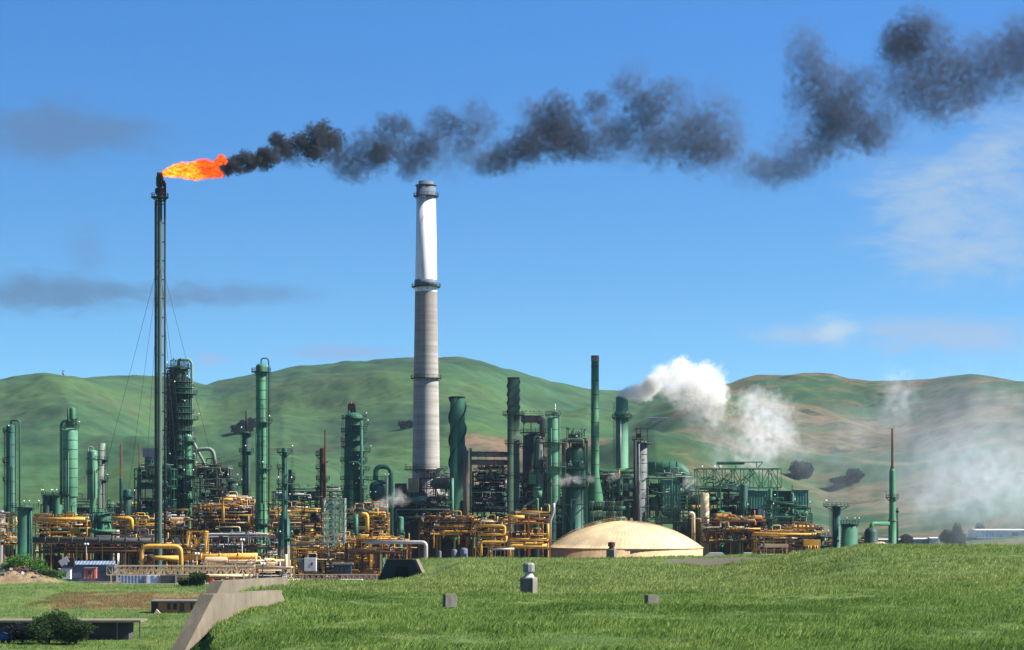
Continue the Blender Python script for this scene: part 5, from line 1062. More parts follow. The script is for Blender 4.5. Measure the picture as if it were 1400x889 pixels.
# ------------------------------------------------------------------ valley floor: brick shed, long roof slab, rubble
d = 490; g = 2.0
t = Thing('brick_shed', (PX(239, d), d, g), 'small brick shed with a thin flat roof in the grassy hollow', 'shed')
t.part('wall', MB().box((PX(243, d), d+2.5, g+1.2), (SZ(54, d), 5, 2.5)), 'brick'); t.part('roof', MB().box((PX(241, d), d+2.3, g+2.55), (SZ(68, d), 6.2, .22)), 'grey')
for px, ww in ((231, 4), (239.5, 5), (262, 3)):
    f = t.part('window', MB().box((PX(px, d), d-.05, g+1.4), (SZ(ww, d), .16, 1.3)), 'grey_dark'); t.part('pane', MB().box((PX(px, d), d-.12, g+1.4), (SZ(ww*.75, d), .1, 1.0)), 'glass', f)
t.part('door', MB().box((PX(249, d), d-.05, g+1.05), (SZ(5.5, d), .16, 2.0)), 'grey_dark'); t.part('porch_post', MB().bar((PX(208, d), d-.5, g), (PX(208, d), d-.5, g+2.5), .2), 'black'); t.part('side_room', MB().box((PX(212, d), d+2.6, g+1.2), (SZ(9, d), 4.6, 2.4)), 'grey_dark')
solo('planks', MB().prism([(PX(210, 486), 486, g), (PX(220, 486), 486, g), (PX(214, 486), 486, g+1.0)], (0, .6, 0)), 'cream', (PX(214, 486), 486, g), 'tan leaning boards before the brick shed', 'boards')
d = 392; g = 2.0
t = Thing('low_shed', (PX(95, d), d, g), 'long low dark shed with a thin pale flat roof at the bottom left', 'shed')
x0, x1 = PX(-60, d), PX(193, d)
t.part('roof', MB().box(((x0+x1)/2, d+3, PZ(849.5, d)), (x1-x0, 7, .35)), 'concrete'); t.part('wall', MB().box(((x0+x1)/2-1, d+3.4, (PZ(851, d)+g)/2), (x1-x0-2.5, 5, PZ(851, d)-g)), 'concrete_dark')
for px in (30, 75, 120, 160, 191): t.part('post', MB().bar((PX(px, d), d+.2, g-.3), (PX(px, d), d+.2, PZ(850.5, d)), .25), 'concrete')
t = Thing('parked_cart', (PX(8, 384), 384, 2), 'small blue handcart at the bottom left corner beside the low shed', 'cart')
t.part('body', MB().prism([(PX(1, 384), 384, 2.35), (PX(15, 384), 384, 2.35), (PX(16, 384), 384, 3.4), (PX(3, 384), 384, 3.7), (PX(0, 384), 384, 3.3)], (0, 1.2, 0)), 'blue')
for px in (4, 12): t.part('wheel', MB().lathe((PX(px, 384), 383.9, 2.35), [(.08, -.1), (.35, -.1), (.35, .1), (.08, .1)], 14, ax='Y'), 'black')
g_ = random.Random(4)
for k in range(26):
    px = g_.uniform(-6, 56); dd = g_.uniform(606, 622); s = g_.uniform(.5, 1.6); x = PX(px, dd); z = GH(x, dd)
    mb = MB().box((x, dd, z+s*.25), (s*g_.uniform(.8, 1.6), s, s*.8), rot=Matrix.Rotation(g_.uniform(0, 3), 3, 'Z') @ Matrix.Rotation(g_.uniform(-.5, .5), 3, 'X'))
    solo('rubble_block', mb, g_.choice(['concrete', 'grey_dark', 'taupe', 'brick', 'silver']), (x, dd, z), 'broken slab in the rubble heap at the left edge', 'rubble', 'slabs of the rubble heap')
for px0, y0, px1, y1, lab in ((40, 779, 57, 787, 'upper leaning timber on the rubble heap'), (26, 778, 50, 781, 'lower, flatter leaning timber on the rubble heap')):
    solo('timber', MB().bar(P(px0, y0, 612), P(px1, y1, 612), .35), 'taupe', P(px1, y1, 612), lab, 'timber', 'timbers on the rubble heap')

# ------------------------------------------------------------------ bunkers and vents in the foreground
def bunker_wall(label, cpt, top_len, ztop, slope, drop, u, thick, mat='concrete', cat='bunker wall'):
    """trapezoid headwall: corner cpt, runs along u for top_len at ztop, slanted leg going the other way"""
    u = Vector((u[0], u[1], 0)).normalized(); nn = Vector((-u.y, u.x, 0)); c = Vector((cpt[0], cpt[1], ztop)); dn = Vector((0, 0, -1))
    a = c-u*slope*drop+dn*drop; e = c+u*top_len; f = e+u*slope*drop*.8+dn*drop
    t = Thing('bunker_wall', (c.x, c.y, ztop-drop), label, cat, 'concrete bunker walls in the grass')
    t.part('wall', MB().prism([a, c, e, f], nn*thick), mat)
    t.part('coping', MB().prism([a+Vector((0, 0, .02))-u*.12, c+Vector((0, 0, .14))-u*.08, e+Vector((0, 0, .14)), e-u*0+Vector((0, 0, .0)), c, a], nn*(thick+.12)-nn*0), mat)
    return t
u = (.44, .9)
bunker_wall('nearer pale concrete bunker wall with a slanted end, lower left grass', (PX(294, 95), 95), 5.2, PZ(817.5, 95), .98, 6, u, .55)
bunker_wall('farther pale concrete bunker wall just behind the nearer one', (PX(306, 140), 140), 7.4, PZ(797.5, 140), .95, 6, u, .75)
d = 300; nrm = Vector((-.38, -1, 0)).normalized(); uu = Vector((-nrm.y, nrm.x, 0)); c0 = Vector((PX(549, d), d, 0)); zb = PZ(800, d)-1; ztp = PZ(765.5, d)
t = Thing('bunker_front', (c0.x, c0.y, zb), 'dark trapezoid concrete bunker front with a sealed arched door', 'bunker')
k_ = 1/uu.x; pts = [c0+uu*SZ(a, d)*k_ for a in (-40, 39, 16.5, -21)]
for p_, z in zip(pts, (zb, zb, ztp, ztp)): p_.z = z
t.part('wall', MB().prism(pts, -nrm*.8), 'concrete_dark')
t.part('coping', MB().prism([pts[1]+uu*.02, pts[1]+uu*.35, pts[2]+uu*.35+Vector((0, 0, .1)), pts[2]+uu*.02], -nrm*.9), 'concrete'); t.part('coping', MB().bar(pts[3]-nrm*.4, pts[2]-nrm*.4, .9, .14), 'concrete_dark')
dp = []
for a, z in ((-.95, 0), (-.95, 1.9), (-.6, 2.35), (.6, 2.35), (.95, 1.9), (.95, 0)): q_ = c0+uu*(a+.1)+nrm*.12; q_.z = zb+1+z; dp.append(q_)
fr = t.part('door_frame', MB().prism([q_+uu*(q_-c0).dot(uu)*.22+Vector((0, 0, .2 if q_.z > zb+2 else 0)) for q_ in dp], -nrm*.05), 'concrete_dark'); t.part('door', MB().prism(dp, nrm*.06), 'black', fr)
def vent(label, px, d, yb, ytop, wpx, capm, bm='concrete_old', scale=1):
    x = PX(px, d); zb = PZ(yb, d)-.3; w_ = SZ(wpx, d)/2; H = PZ(ytop, d)-zb; t = Thing('vent_post', (x, d, zb), label, 'vent post', 'bunker vent posts')
    a0 = .42; h1 = .3+(H-.3)*.54; h2 = .3+(H-.3)*.72
    t.part('base', MB().lathe((x, d, zb), [(w_*1.0, 0), (w_*1.0, h1), (w_*.9, h1+.06), (w_*.45, h1+.1)], 4, sm=False, a0=a0), bm)
    t.part('neck', MB().lathe((x, d, zb), [(w_*.62, h1+.05), (w_*.38, h2-.06), (w_*.42, h2)], 16), 'silver' if capm == 'silver' else capm)
    t.part('cap', MB().lathe((x, d, zb), [(w_*.5, h2), (w_*.62, h2+.03), (w_*.62, H-.12), (w_*.5, H-.04), (w_*.1, H)], 10, sm=False, a0=.2), 'grey' if capm == 'silver' else capm)
    return t
vent('concrete vent post with a faceted metal cap, alone in the grass', 723, 132, 817, 769, 26, 'silver')
vent('far vent post with a rusty brown cap, in front of the dome wall', 836, 355, 764, 741, 16, 'rust')
for px, py, lab in ((615, 825, 'squat square concrete block in the grass left of the vent post'), (891, 826, 'squat square concrete block in the grass right of the vent post')):
    d = 97; x = PX(px, d); z = PZ(py, d); s = .5
    solo('concrete_block', MB().box((x, d, z+.1), (s, s*.8, .5), rz=.35).box((x, d, z+.36), (s*.92, s*.72, .05), rz=.35), 'concrete_old', (x, d, z), lab, 'block', 'concrete blocks in the grass')
solo('marker_stub', MB().lathe((PX(426.5, 205), 205, 0), [(.4, PZ(802, 205)), (.4, PZ(797, 205)), (.2, PZ(796, 205))], 10), 'black', P(426.5, 800, 205), 'small black stub on the grass crest below the cabinet', 'stub')

# ------------------------------------------------------------------ far buildings, antenna
def far_building(label, px0, px1, y0, yb, d, depth, wallm, roofm, nwin=0, door=None):
    if d > 1600: d = seat((px0+px1)/2, yb, 1500, 3600)
    z0 = max(FH(PX((px0+px1)/2, d), d)-1, -1); x0, x1 = PX(px0, d), PX(px1, d); zt = PZ(y0, d); t = Thing('warehouse', ((x0+x1)/2, d, z0), label, 'building')
    t.part('wall', MB().box(((x0+x1)/2, d+depth/2, (z0+zt)/2), (x1-x0, depth, zt-z0)), wallm)
    e = (zt-z0)*.12; t.part('roof', MB().prism([(x0-.5, d-.5, zt), (x0-.5, d+depth/2, zt+e), (x0-.5, d+depth+.5, zt)], (x1-x0+1, 0, 0)), roofm)
    for k in range(nwin):
        a = x0+(x1-x0)*(k+.6)/(nwin+.2); h = (zt-z0); t.part('window', MB().box((a, d-.1, z0+h*.55), ((x1-x0)/nwin*.35, .3, h*.22)), 'navy')
    if door: t.part('door', MB().box((PX(door, d), d-.12, z0+(zt-z0)*.38), (SZ(8, d), .3, (zt-z0)*.7)), 'navy')
    return t
far_building('long pale blue warehouse at the right edge beyond the grass', 1336, 1424, 725, 738, 1500, 30, 'rib_white', 'white', 0, 1388)
far_building('low white warehouse right of the needle stack', 1240, 1276, 737, 748, 1440, 22, 'rib_blue', 'white', 4)
far_building('small white shed at the end of the low warehouse', 1273, 1285, 736, 748, 1432, 12, 'white', 'white')
far_building('low bluish warehouse hidden left of the needle stack', 1202, 1238, 738, 748, 1450, 22, 'rib_blue', 'white', 3)
far_building('tiny pale farmhouse high on the brown hill', 903, 914, 571, 575, 2300, 8, 'white', 'taupe', 0)
far_building('tiny low barn left of the tiny farmhouse on the brown hill', 888, 900, 571, 576, 2290, 8, 'silver', 'taupe')
for i, (px0, px1, y0, lab) in enumerate(((0, 8, 697, 'left of two white tanks far behind the left edge'), (152, 165, 701, 'right of two white tanks far behind the thin rusty stack'))):
    t = Thing('storage_tank', (PX((px0+px1)/2, 1000), 1000, 0), lab, 'tank'); t.part('shell', MB().lathe((PX((px0+px1)/2, 1000), 1000, 0), [(SZ(px1-px0, 1000)*.6, 0), (SZ(px1-px0, 1000)*.6, PZ(y0+1, 1000)), (.1, PZ(y0, 1000))], 24), 'silver')
x = PX(86.5, 3850); z = FH(x, 3850); t = Thing('antenna_mast', (x, 3850, z), 'tiny antenna mast on the crest of the left hill', 'antenna')
t.part('mast', MB().bar((x, 3850, z-3), (x, 3850, z+17), 1.3).bar((x+3, 3850, z-3), (x+3, 3850, z+10), .8), 'iron'); t.part('dish', MB().ball((x, 3850, z+13), 2.4).bar((x-3, 3850, z+17), (x+3, 3850, z+17), .9), 'grey')

# ------------------------------------------------------------------ foliage
def leafmat(name, a, bb):
    m, q = newmat(name); pos = q.n('ShaderNodeNewGeometry').outputs['Position']; n1 = q.noise(pos, .9, 4, .7)
    col = q.mix(q.rng(n1, .3, .7), c4(a), c4(bb))
    if name[:5] == 'blade': n0 = q.noise(q.v('MULTIPLY', pos, (1, .45, 1)), .11, 4, .6); col = q.mix(q.rng(n0, .5, .66, 0, .6), col, c4([x*.75 for x in a])); col = q.mix(q.rng(n0, .46, .34, 0, .5), col, (bb[0]*1.2, bb[1]*1.05, bb[2]*1.1, 1))
    p = q.n('ShaderNodeBsdfPrincipled', i_Base_Color=col, i_Roughness=.7); p.inputs['Specular IOR Level'].default_value = .2
    tr = q.n('ShaderNodeBsdfTranslucent', i_Color=col); ms = q.n('ShaderNodeMixShader', i_0=.3, i_1=p.outputs[0], i_2=tr.outputs[0]); q.n('ShaderNodeOutputMaterial', i_Surface=ms.outputs[0])
leafmat('leaf_dark', (.012, .032, .008), (.035, .075, .018)); leafmat('leaf_bright', (.04, .11, .015), (.09, .20, .03)); leafmat('leaf_blue', (.004, .010, .012), (.010, .019, .020)); leafmat('leaf_dry', (.13, .075, .035), (.24, .15, .075))
def foliage(lobes, n, ls, seed):
    """lobes: (x,y,z,rx,rz); n leaf faces of size ls"""
    g = np.random.RandomState(seed); tot = sum(l[3]*l[3]*l[4] for l in lobes); V = []
    for l in lobes:
        k = int(n*l[3]*l[3]*l[4]/tot); u = g.randn(k, 3); u /= np.linalg.norm(u, axis=1)[:, None]; r = g.rand(k)**.45
        r *= 1+.28*np.sin(u[:, 0]*5+seed)*np.cos(u[:, 2]*6+l[0])
        V.append(np.array(l[:3])+u*r[:, None]*np.array([l[3], l[3], l[4]]))
    C = np.concatenate(V); k = len(C); a = g.randn(k, 3); a /= np.linalg.norm(a, axis=1)[:, None]; c = np.cross(a, g.randn(k, 3)); c /= np.linalg.norm(c, axis=1)[:, None]
    s = ls*(.6+g.rand(k)*.9)[:, None]; P4 = np.stack([C-a*s, C-c*s*.55, C+a*s, C+c*s*.55], 1).reshape(-1, 3); mb = MB()
    mb.v = P4.tolist(); mb.f = [(4*i, 4*i+1, 4*i+2, 4*i+3) for i in range(k)]; mb.m = [0]*k; mb.s = [False]*k; return mb
def tree(label, px, d, ybase, w, h, mat, name='tree', cat='tree', group=None, seed=1, n=2500, ls=.3, lob=7, zg=None, trunkh=.3):
    lo = d > 1300 or name == 'bush'
    x = PX(px, d); z = zg if zg is not None else (GH(x, d) if d < 1400 else FH(x, d)); g = random.Random(seed)
    t = Thing(name, (x, d, z), label, cat, group); L = []
    for k in range(lob):
        a = g.uniform(0, 6.28); rr = g.uniform(.1, .32)*w; L.append((x+math.cos(a)*rr*1.1, d+math.sin(a)*rr, z+h*g.uniform(.15 if lo else .35, .66 if lo else .78), w*g.uniform(.18, .29), h*g.uniform(.17, .30)))
    L.append((x, d, z+h*(.38 if lo else .5), w*.3, h*.34))
    tk = MB().tube([(x, d, z-.3), (x+.02*w, d, z+h*.35), (x, d, z+h*.6)], h*.045, 7, r2=h*.015)
    for l in L[:5]: tk.tube([(x, d, z+h*.25), (l[0], l[1], l[2])], h*.02, 5, r2=h*.008)
    t.part('trunk', tk, 'taupe'); t.part('crown', foliage(L, n, ls, seed), mat); return t
tree('large dark spreading bush in front of the long low shed', 66, 381, 860, 9.0, 6.6, 'leaf_dark', 'bush', 'bush', 'bushes by the low shed', 3, 16000, .13, 10, 2)
tree('dark bush lobe at the right of the large spreading bush', 104, 380, 860, 6.6, 5.0, 'leaf_dark', 'bush', 'bush', 'bushes by the low shed', 4, 12000, .12, 8, 2)
tree('low ragged grey green bush at the left of the large spreading bush', 30, 384, 860, 7.5, 3.8, 'leaf_blue', 'bush', 'bush', 'bushes by the low shed', 5, 4500, .14, 8, 2)
for i, (px, dd, w_, h_, m_, lab) in enumerate(((272, 598, 5.2, 4.6, 'leaf_dark', 'round dark bush left of the red cart'), (252, 602, 5.5, 3.2, 'leaf_dark', 'low spreading bush left of the round dark bush'),
     (10, 655, 8, 6.6, 'leaf_bright', 'bright green tree at the far left edge under the rack'), (25, 650, 9, 9.0, 'leaf_bright', 'tallest bright green tree in front of the short fat vessel'), (44, 648, 9, 7.6, 'leaf_bright', 'bright green tree at the right foot of the short fat vessel'),
     (60, 645, 9, 5.5, 'leaf_bright', 'lower bright green tree nearest the white trailer'), (73, 640, 7, 3.8, 'leaf_bright', 'lowest bright green bush touching the white trailer'), (66, 625, 5, 3.0, 'leaf_dark', 'small dark bush below the bright green trees'), (29, 618, 6, 2.0, 'leaf_dry', 'dry tan bush on the rubble heap'))):
    tree(lab, px, dd, 0, w_, h_, m_, 'bush' if h_ < 5 else 'tree', 'bush' if h_ < 5 else 'tree', None, 20+i, 5000, .24)
for i, (px, dd, w_, h_, lab) in enumerate(((1090, 1640, 16, 15, 'left of the rounded blue green trees behind the hopper boxes'), (1103, 1650, 15, 14, 'right of the rounded blue green trees behind the hopper boxes'), (1165, 1630, 17, 12, 'rounded blue green tree between the steam and the needle stack'), (1152, 1628, 16, 6, 'low sprawling blue green bush left of the rounded tree'),
     (1296, 1400, 12, 13, 'dark smoky tree left of the pale blue warehouse'), (1310, 1404, 9, 17, 'pointed dark tree in the smoke left of the pale blue warehouse'), (1238, 1380, 10, 10, 'bare-looking dark tree right of the needle stack'), (1341, 1520, 8, 11, 'dark tree peeping over the pale blue warehouse roof'))):
    if px < 1200: d_ = seat(px, 655 if px < 1120 else 662, 1420, 2600); w_ *= d_/dd; h_ *= d_/dd; dd = d_
    tree(lab, px, dd, 0, w_, h_, 'leaf_blue', 'tree', 'tree', 'trees behind the plant', 50+i, 12000, .5*dd/1600)
for i in range(9):
    tree(['dark tree behind the truss gantry, first from the overhead duct', 'dark tree behind the truss gantry, second from the overhead duct', 'dark tree behind the truss gantry, third from the overhead duct', 'dark tree behind the truss gantry, fourth from the overhead duct', 'dark tree behind the truss gantry, middle of the row', 'dark tree behind the truss gantry, fourth from the right end', 'dark tree behind the truss gantry, third from the right end', 'dark tree behind the truss gantry, second from the right end', 'dark tree behind the truss gantry, right end of the row'][i],
         938+i*13, 1400+(i*37) % 60, 0, 13, [20, 24, 21, 26, 24, 27, 24, 27, 22][i]*1.0, 'leaf_blue', 'tree', 'tree', 'trees behind the green truss', 70+i, 9000, .5)
for i, (px, dd, w_, h_, lab) in enumerate(((322, 2080, 15, 9, 'left dark tree clump on the hill behind the mast column'), (333, 2080, 16, 14, 'middle dark tree clump on the hill behind the mast column'), (343, 2090, 13, 16, 'right dark tree clump on the hill behind the mast column'), (551, 2100, 12, 8, 'left dark tree on the hill beside the chimney'), (560, 2100, 12, 9, 'right dark tree on the hill beside the chimney'))):
    dd = seat(px, 593 if px < 400 else 586, 1500, 3400); tree(lab, px, dd, 0, w_*dd/2080*.85, h_*dd/2080*1.05, 'leaf_blue', 'tree', 'tree', 'trees on the hillside', 90+i, 7000, .7)
# ------------------------------------------------------------------ foreground grass: blades
leafmat('blade', (.075, .15, .026), (.21, .30, .072)); leafmat('blade_pale', (.12, .185, .04), (.28, .34, .105))  # second one, for far blades: grazing light on the tips put into the colour
def blades(name, n, d0, d1, h0, h1, w0, seed, pxr=(190, 1500)):
    g = np.random.RandomState(seed); dd = np.exp(g.uniform(np.log(d0), np.log(d1), n*2)) ; px = g.uniform(*pxr, n*2)
    x = (px-700)/F*dd; den = fbm(x*.9, dd*.5, 3)*.9+.55; keep = g.rand(n*2) < den; left = (px < 262) & (dd < 365); keep &= ~left
    # keep blades off the concrete walls and the soil patch
    for (cx, cy, L) in ((PX(294, 95), 95, 9), (PX(306, 140), 140, 20)):
        u_ = np.array([.44, .9]); u_ /= np.linalg.norm(u_); nn_ = np.array([-u_[1], u_[0]]); a = (x-cx)*u_[0]+(dd-cy)*u_[1]; c = (x-cx)*nn_[0]+(dd-cy)*nn_[1]
        keep &= ~((a > -7) & (a < L) & (c > -.05) & (c < 1.0))
    keep &= ~((dd > 498) & (dd < 550) & (x > -104) & (x < -56) & (fbm(x*.13, dd*.09, 3) > -.12+.5*np.clip((np.abs(dd-526)-14)/12, 0, 1))); keep &= ((x-PX(975, 285))/6.2)**2+((dd-285)/26)**2 > .9
    x = x[keep]; dd = dd[keep]; k = len(x); z = near_h(x, dd)
    tall = np.clip(.75+fbm(x*.25+9, dd*.12, 3)*.9, .35, 1.6)
    h = g.uniform(h0, h1, k)*tall*(1+.25*(dd > 200)); a = g.uniform(0, 6.28, k); wv = w0*(.6+g.rand(k)*.8)*np.clip(dd/70, .8, 3); lx = g.normal(.18, .25, k)*h; ly = g.normal(0, .25, k)*h
    ca, sa = np.cos(a)*wv, np.sin(a)*wv; z = z-.03
    Pq = np.stack([np.stack([x-ca, dd-sa, z], 1), np.stack([x+ca, dd+sa, z], 1), np.stack([x+ca*.7+lx*.4, dd+sa*.7+ly*.4, z+h*.6], 1), np.stack([x+lx, dd+ly, z+h], 1)], 1).reshape(-1, 3)
    f = np.arange(4*k, dtype=np.int32); me = bpy.data.meshes.new(name); me.vertices.add(4*k); me.vertices.foreach_set('co', Pq.ravel()); me.loops.add(4*k); me.loops.foreach_set('vertex_index', f)
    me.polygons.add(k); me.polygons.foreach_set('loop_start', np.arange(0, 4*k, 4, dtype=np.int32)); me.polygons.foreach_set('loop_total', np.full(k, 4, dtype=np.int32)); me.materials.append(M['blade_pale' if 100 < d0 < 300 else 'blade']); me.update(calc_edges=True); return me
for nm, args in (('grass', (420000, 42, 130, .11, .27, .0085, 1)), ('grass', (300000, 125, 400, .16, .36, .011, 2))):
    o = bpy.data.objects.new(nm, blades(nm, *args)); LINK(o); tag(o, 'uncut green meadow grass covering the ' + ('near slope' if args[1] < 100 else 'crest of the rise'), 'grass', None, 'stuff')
me = blades('grass', 80000, 366, 620, .2, .5, .012, 3, (-60, 420)); o = bpy.data.objects.new('grass', me); LINK(o); tag(o, 'rough grass of the hollow at the left', 'grass', None, 'stuff')

g = np.random.RandomState(9); k = 30000; xx = g.uniform(-108, -54, k); dd = g.uniform(500, 552, k); kp = fbm(xx*.13, dd*.09, 3) > -.22+.5*np.clip((np.abs(dd-526)-14)/12, 0, 1); xx, dd = xx[kp], dd[kp]; k = len(xx); zz_ = near_h(xx, dd); h = g.uniform(.2, .7, k); a = g.uniform(0, 6.28, k); ca, sa = np.cos(a)*.03, np.sin(a)*.03
Pq = np.stack([np.stack([xx-ca, dd-sa, zz_-.03], 1), np.stack([xx+ca, dd+sa, zz_-.03], 1), np.stack([xx+g.normal(.1, .15, k), dd, zz_+h], 1)], 1).reshape(-1, 3)
mb = MB(); mb.v = Pq.tolist(); mb.f = [(3*i, 3*i+1, 3*i+2) for i in range(k)]; mb.m = [0]*k; mb.s = [False]*k
solo('dry_grass', mb, 'leaf_dry', (0, 0, 0), 'dry brown grass on the bank behind the brick shed', 'dry grass', None, 'stuff')
# ------------------------------------------------------------------ smoke, steam, flame: soft puffs of real volume
def puffmat(name, color, dens, nscale, k, aniso=0.0, emit=None, warp=.55, off=.0, soft=.9, core=.74):
    """density fades to nothing at the puff's surface and is broken up by billowing noise"""
    m, q = newmat(name); tcn = q.n('ShaderNodeTexCoord').outputs['Object']; pos = q.n('ShaderNodeNewGeometry').outputs['Position']
    nv = q.noise(pos, nscale, 3, .55, 0, True); wv = q.v('MULTIPLY', q.v('SUBTRACT', nv, (.5, .5, .5)), (warp*2, warp*2, warp*2))
    r = q.v('LENGTH', q.v('ADD', tcn, wv)); r0 = q.v('LENGTH', tcn)
    fine = q.noise(pos, nscale*3.2, 5, .62)
    f = q.m('ADD', q.m('SUBTRACT', core, r), q.m('MULTIPLY', q.m('SUBTRACT', fine, .5), k))
    f = q.rng(f, off, off+soft, 0, 1, True); f = q.m('MULTIPLY', f, q.rng(r0, 1.0, .72))
    dn = q.m('MULTIPLY', f, dens)
    v = q.n('ShaderNodeVolumePrincipled', i_Color=c4(color), i_Density=dn, i_Anisotropy=aniso)
    if emit:
        n2 = q.noise(q.v('MULTIPLY', pos, (.6, 1, 1)), 1.1, 5, .7, 1.0); xo = q.n('ShaderNodeSeparateXYZ', i_0=pos).outputs[0]
        hot = q.rng(n2, .40, .56); ec = q.mix(hot, c4(emit[0]), c4(emit[1])); ec = q.mix(q.m('MULTIPLY', q.rng(n2, .54, .64), emit[4]), ec, c4(emit[2]))
        q.put(v.inputs['Emission Color'], ec); q.put(v.inputs['Emission Strength'], q.m('MULTIPLY', q.m('MULTIPLY', f, emit[3]), q.rng(n2, .34, .56, .12, 1)))
    q.n('ShaderNodeOutputMaterial', i_Volume=v.outputs[0]); m.cycles.volume_step_rate = STEP
    return m
STEP = 1.0
puffmat('smoke_core', (.06, .07, .09), 1.5, .42, 2.5, off=.02, soft=.3, warp=.55, core=.74)
puffmat('smoke_dense', (.06, .07, .09), .8, .27, 2.5, off=.02, soft=.35, warp=.6, core=.74)
puffmat('smoke_black', (.065, .08, .12), .17, .15, 2.1, off=.0, soft=.55, warp=.6, core=.8)
puffmat('smoke_mid', (.09, .11, .17), .09, .12, 2.3, off=.0, soft=.65, warp=.6, core=.8)
puffmat('smoke_thin', (.12, .15, .24), .045, .10, 2.2, off=.0, soft=.8, warp=.6, core=.8)
puffmat('steam_core', (.985, .98, .97), .55, .5, 1.4, off=.02, soft=.25, warp=.3, core=.84)
puffmat('steam_dense', (.96, .945, .925), .17, .24, 1.7, off=.02, soft=.32, warp=.45)
puffmat('steam_mid', (.92, .91, .90), .085, .13, 1.6, off=.02, soft=.5)
puffmat('steam_soft', (.92, .94, .97), .045, .11, 1.8, off=.02, soft=.55, warp=.6)
puffmat('steam_thin', (.90, .93, .97), .020, .085, 1.9, off=.0, soft=.8, warp=.6)
puffmat('steam_low', (.82, .91, 1), .0075, .05, 2.0, off=.0, soft=.9, warp=.7)
puffmat('steam_veil', (.80, .90, 1), .003, .03, 1.5, off=-.1, soft=.9, warp=.7)
puffmat('flame', (.1, .03, .01), 2.2, .85, 1.8, emit=((.85, .05, .0, 1), (1, .17, .004, 1), (1, .5, .06, 1), 3.4, .9), off=.0, soft=.12, warp=.6, core=.74)
puffmat('flame_red', (.05, .02, .01), 2.4, .95, 2.1, emit=((.20, .006, .0, 1), (.8, .06, .001, 1), (1, .2, .01, 1), 2.8, .5), off=.0, soft=.12, warp=.7, core=.74)
_ico = None
def puff_mesh(mat):
    key = 'puff_'+mat
    if key in bpy.data.meshes: return bpy.data.meshes[key]
    mb = MB(); mb.lathe((0, 0, 0), [(max(1e-3, math.sin(a)), -math.cos(a)) for a in np.linspace(0, math.pi, 15)], 24)
    me = bpy.data.meshes.new(key); me.from_pydata(mb.v, [], mb.f); me.materials.append(M[mat]); me.update(); return me
def plume(name, label, cat, puffs, d0, grow=0.0):
    o0 = P(puffs[0][0], puffs[0][1], d0); e = bpy.data.objects.new(name, None); LINK(e); e.location = o0; tag(e, label, cat)
    for i, pf in enumerate(puffs):
        px, py, r, mat = pf[:4]; sy = pf[4] if len(pf) > 4 else 1.0; d = d0+(px-puffs[0][0])*grow+((i*7) % 5-2)*r/F*d0*.12
        o = bpy.data.objects.new('puff', puff_mesh(mat)); LINK(o); o.parent = e; p = P(px, py, d); o.location = Vector(p)-Vector(o0)
        s = SZ(r, d)*1.7; o.scale = (s, s*.95, s*sy); o.rotation_euler = (0, ((i*37) % 7-3)*.12, 0)
    return e
B_ = 'smoke_dense'; C_ = 'smoke_core'; K_ = 'smoke_black'; D_ = 'smoke_mid'; T_ = 'smoke_thin'
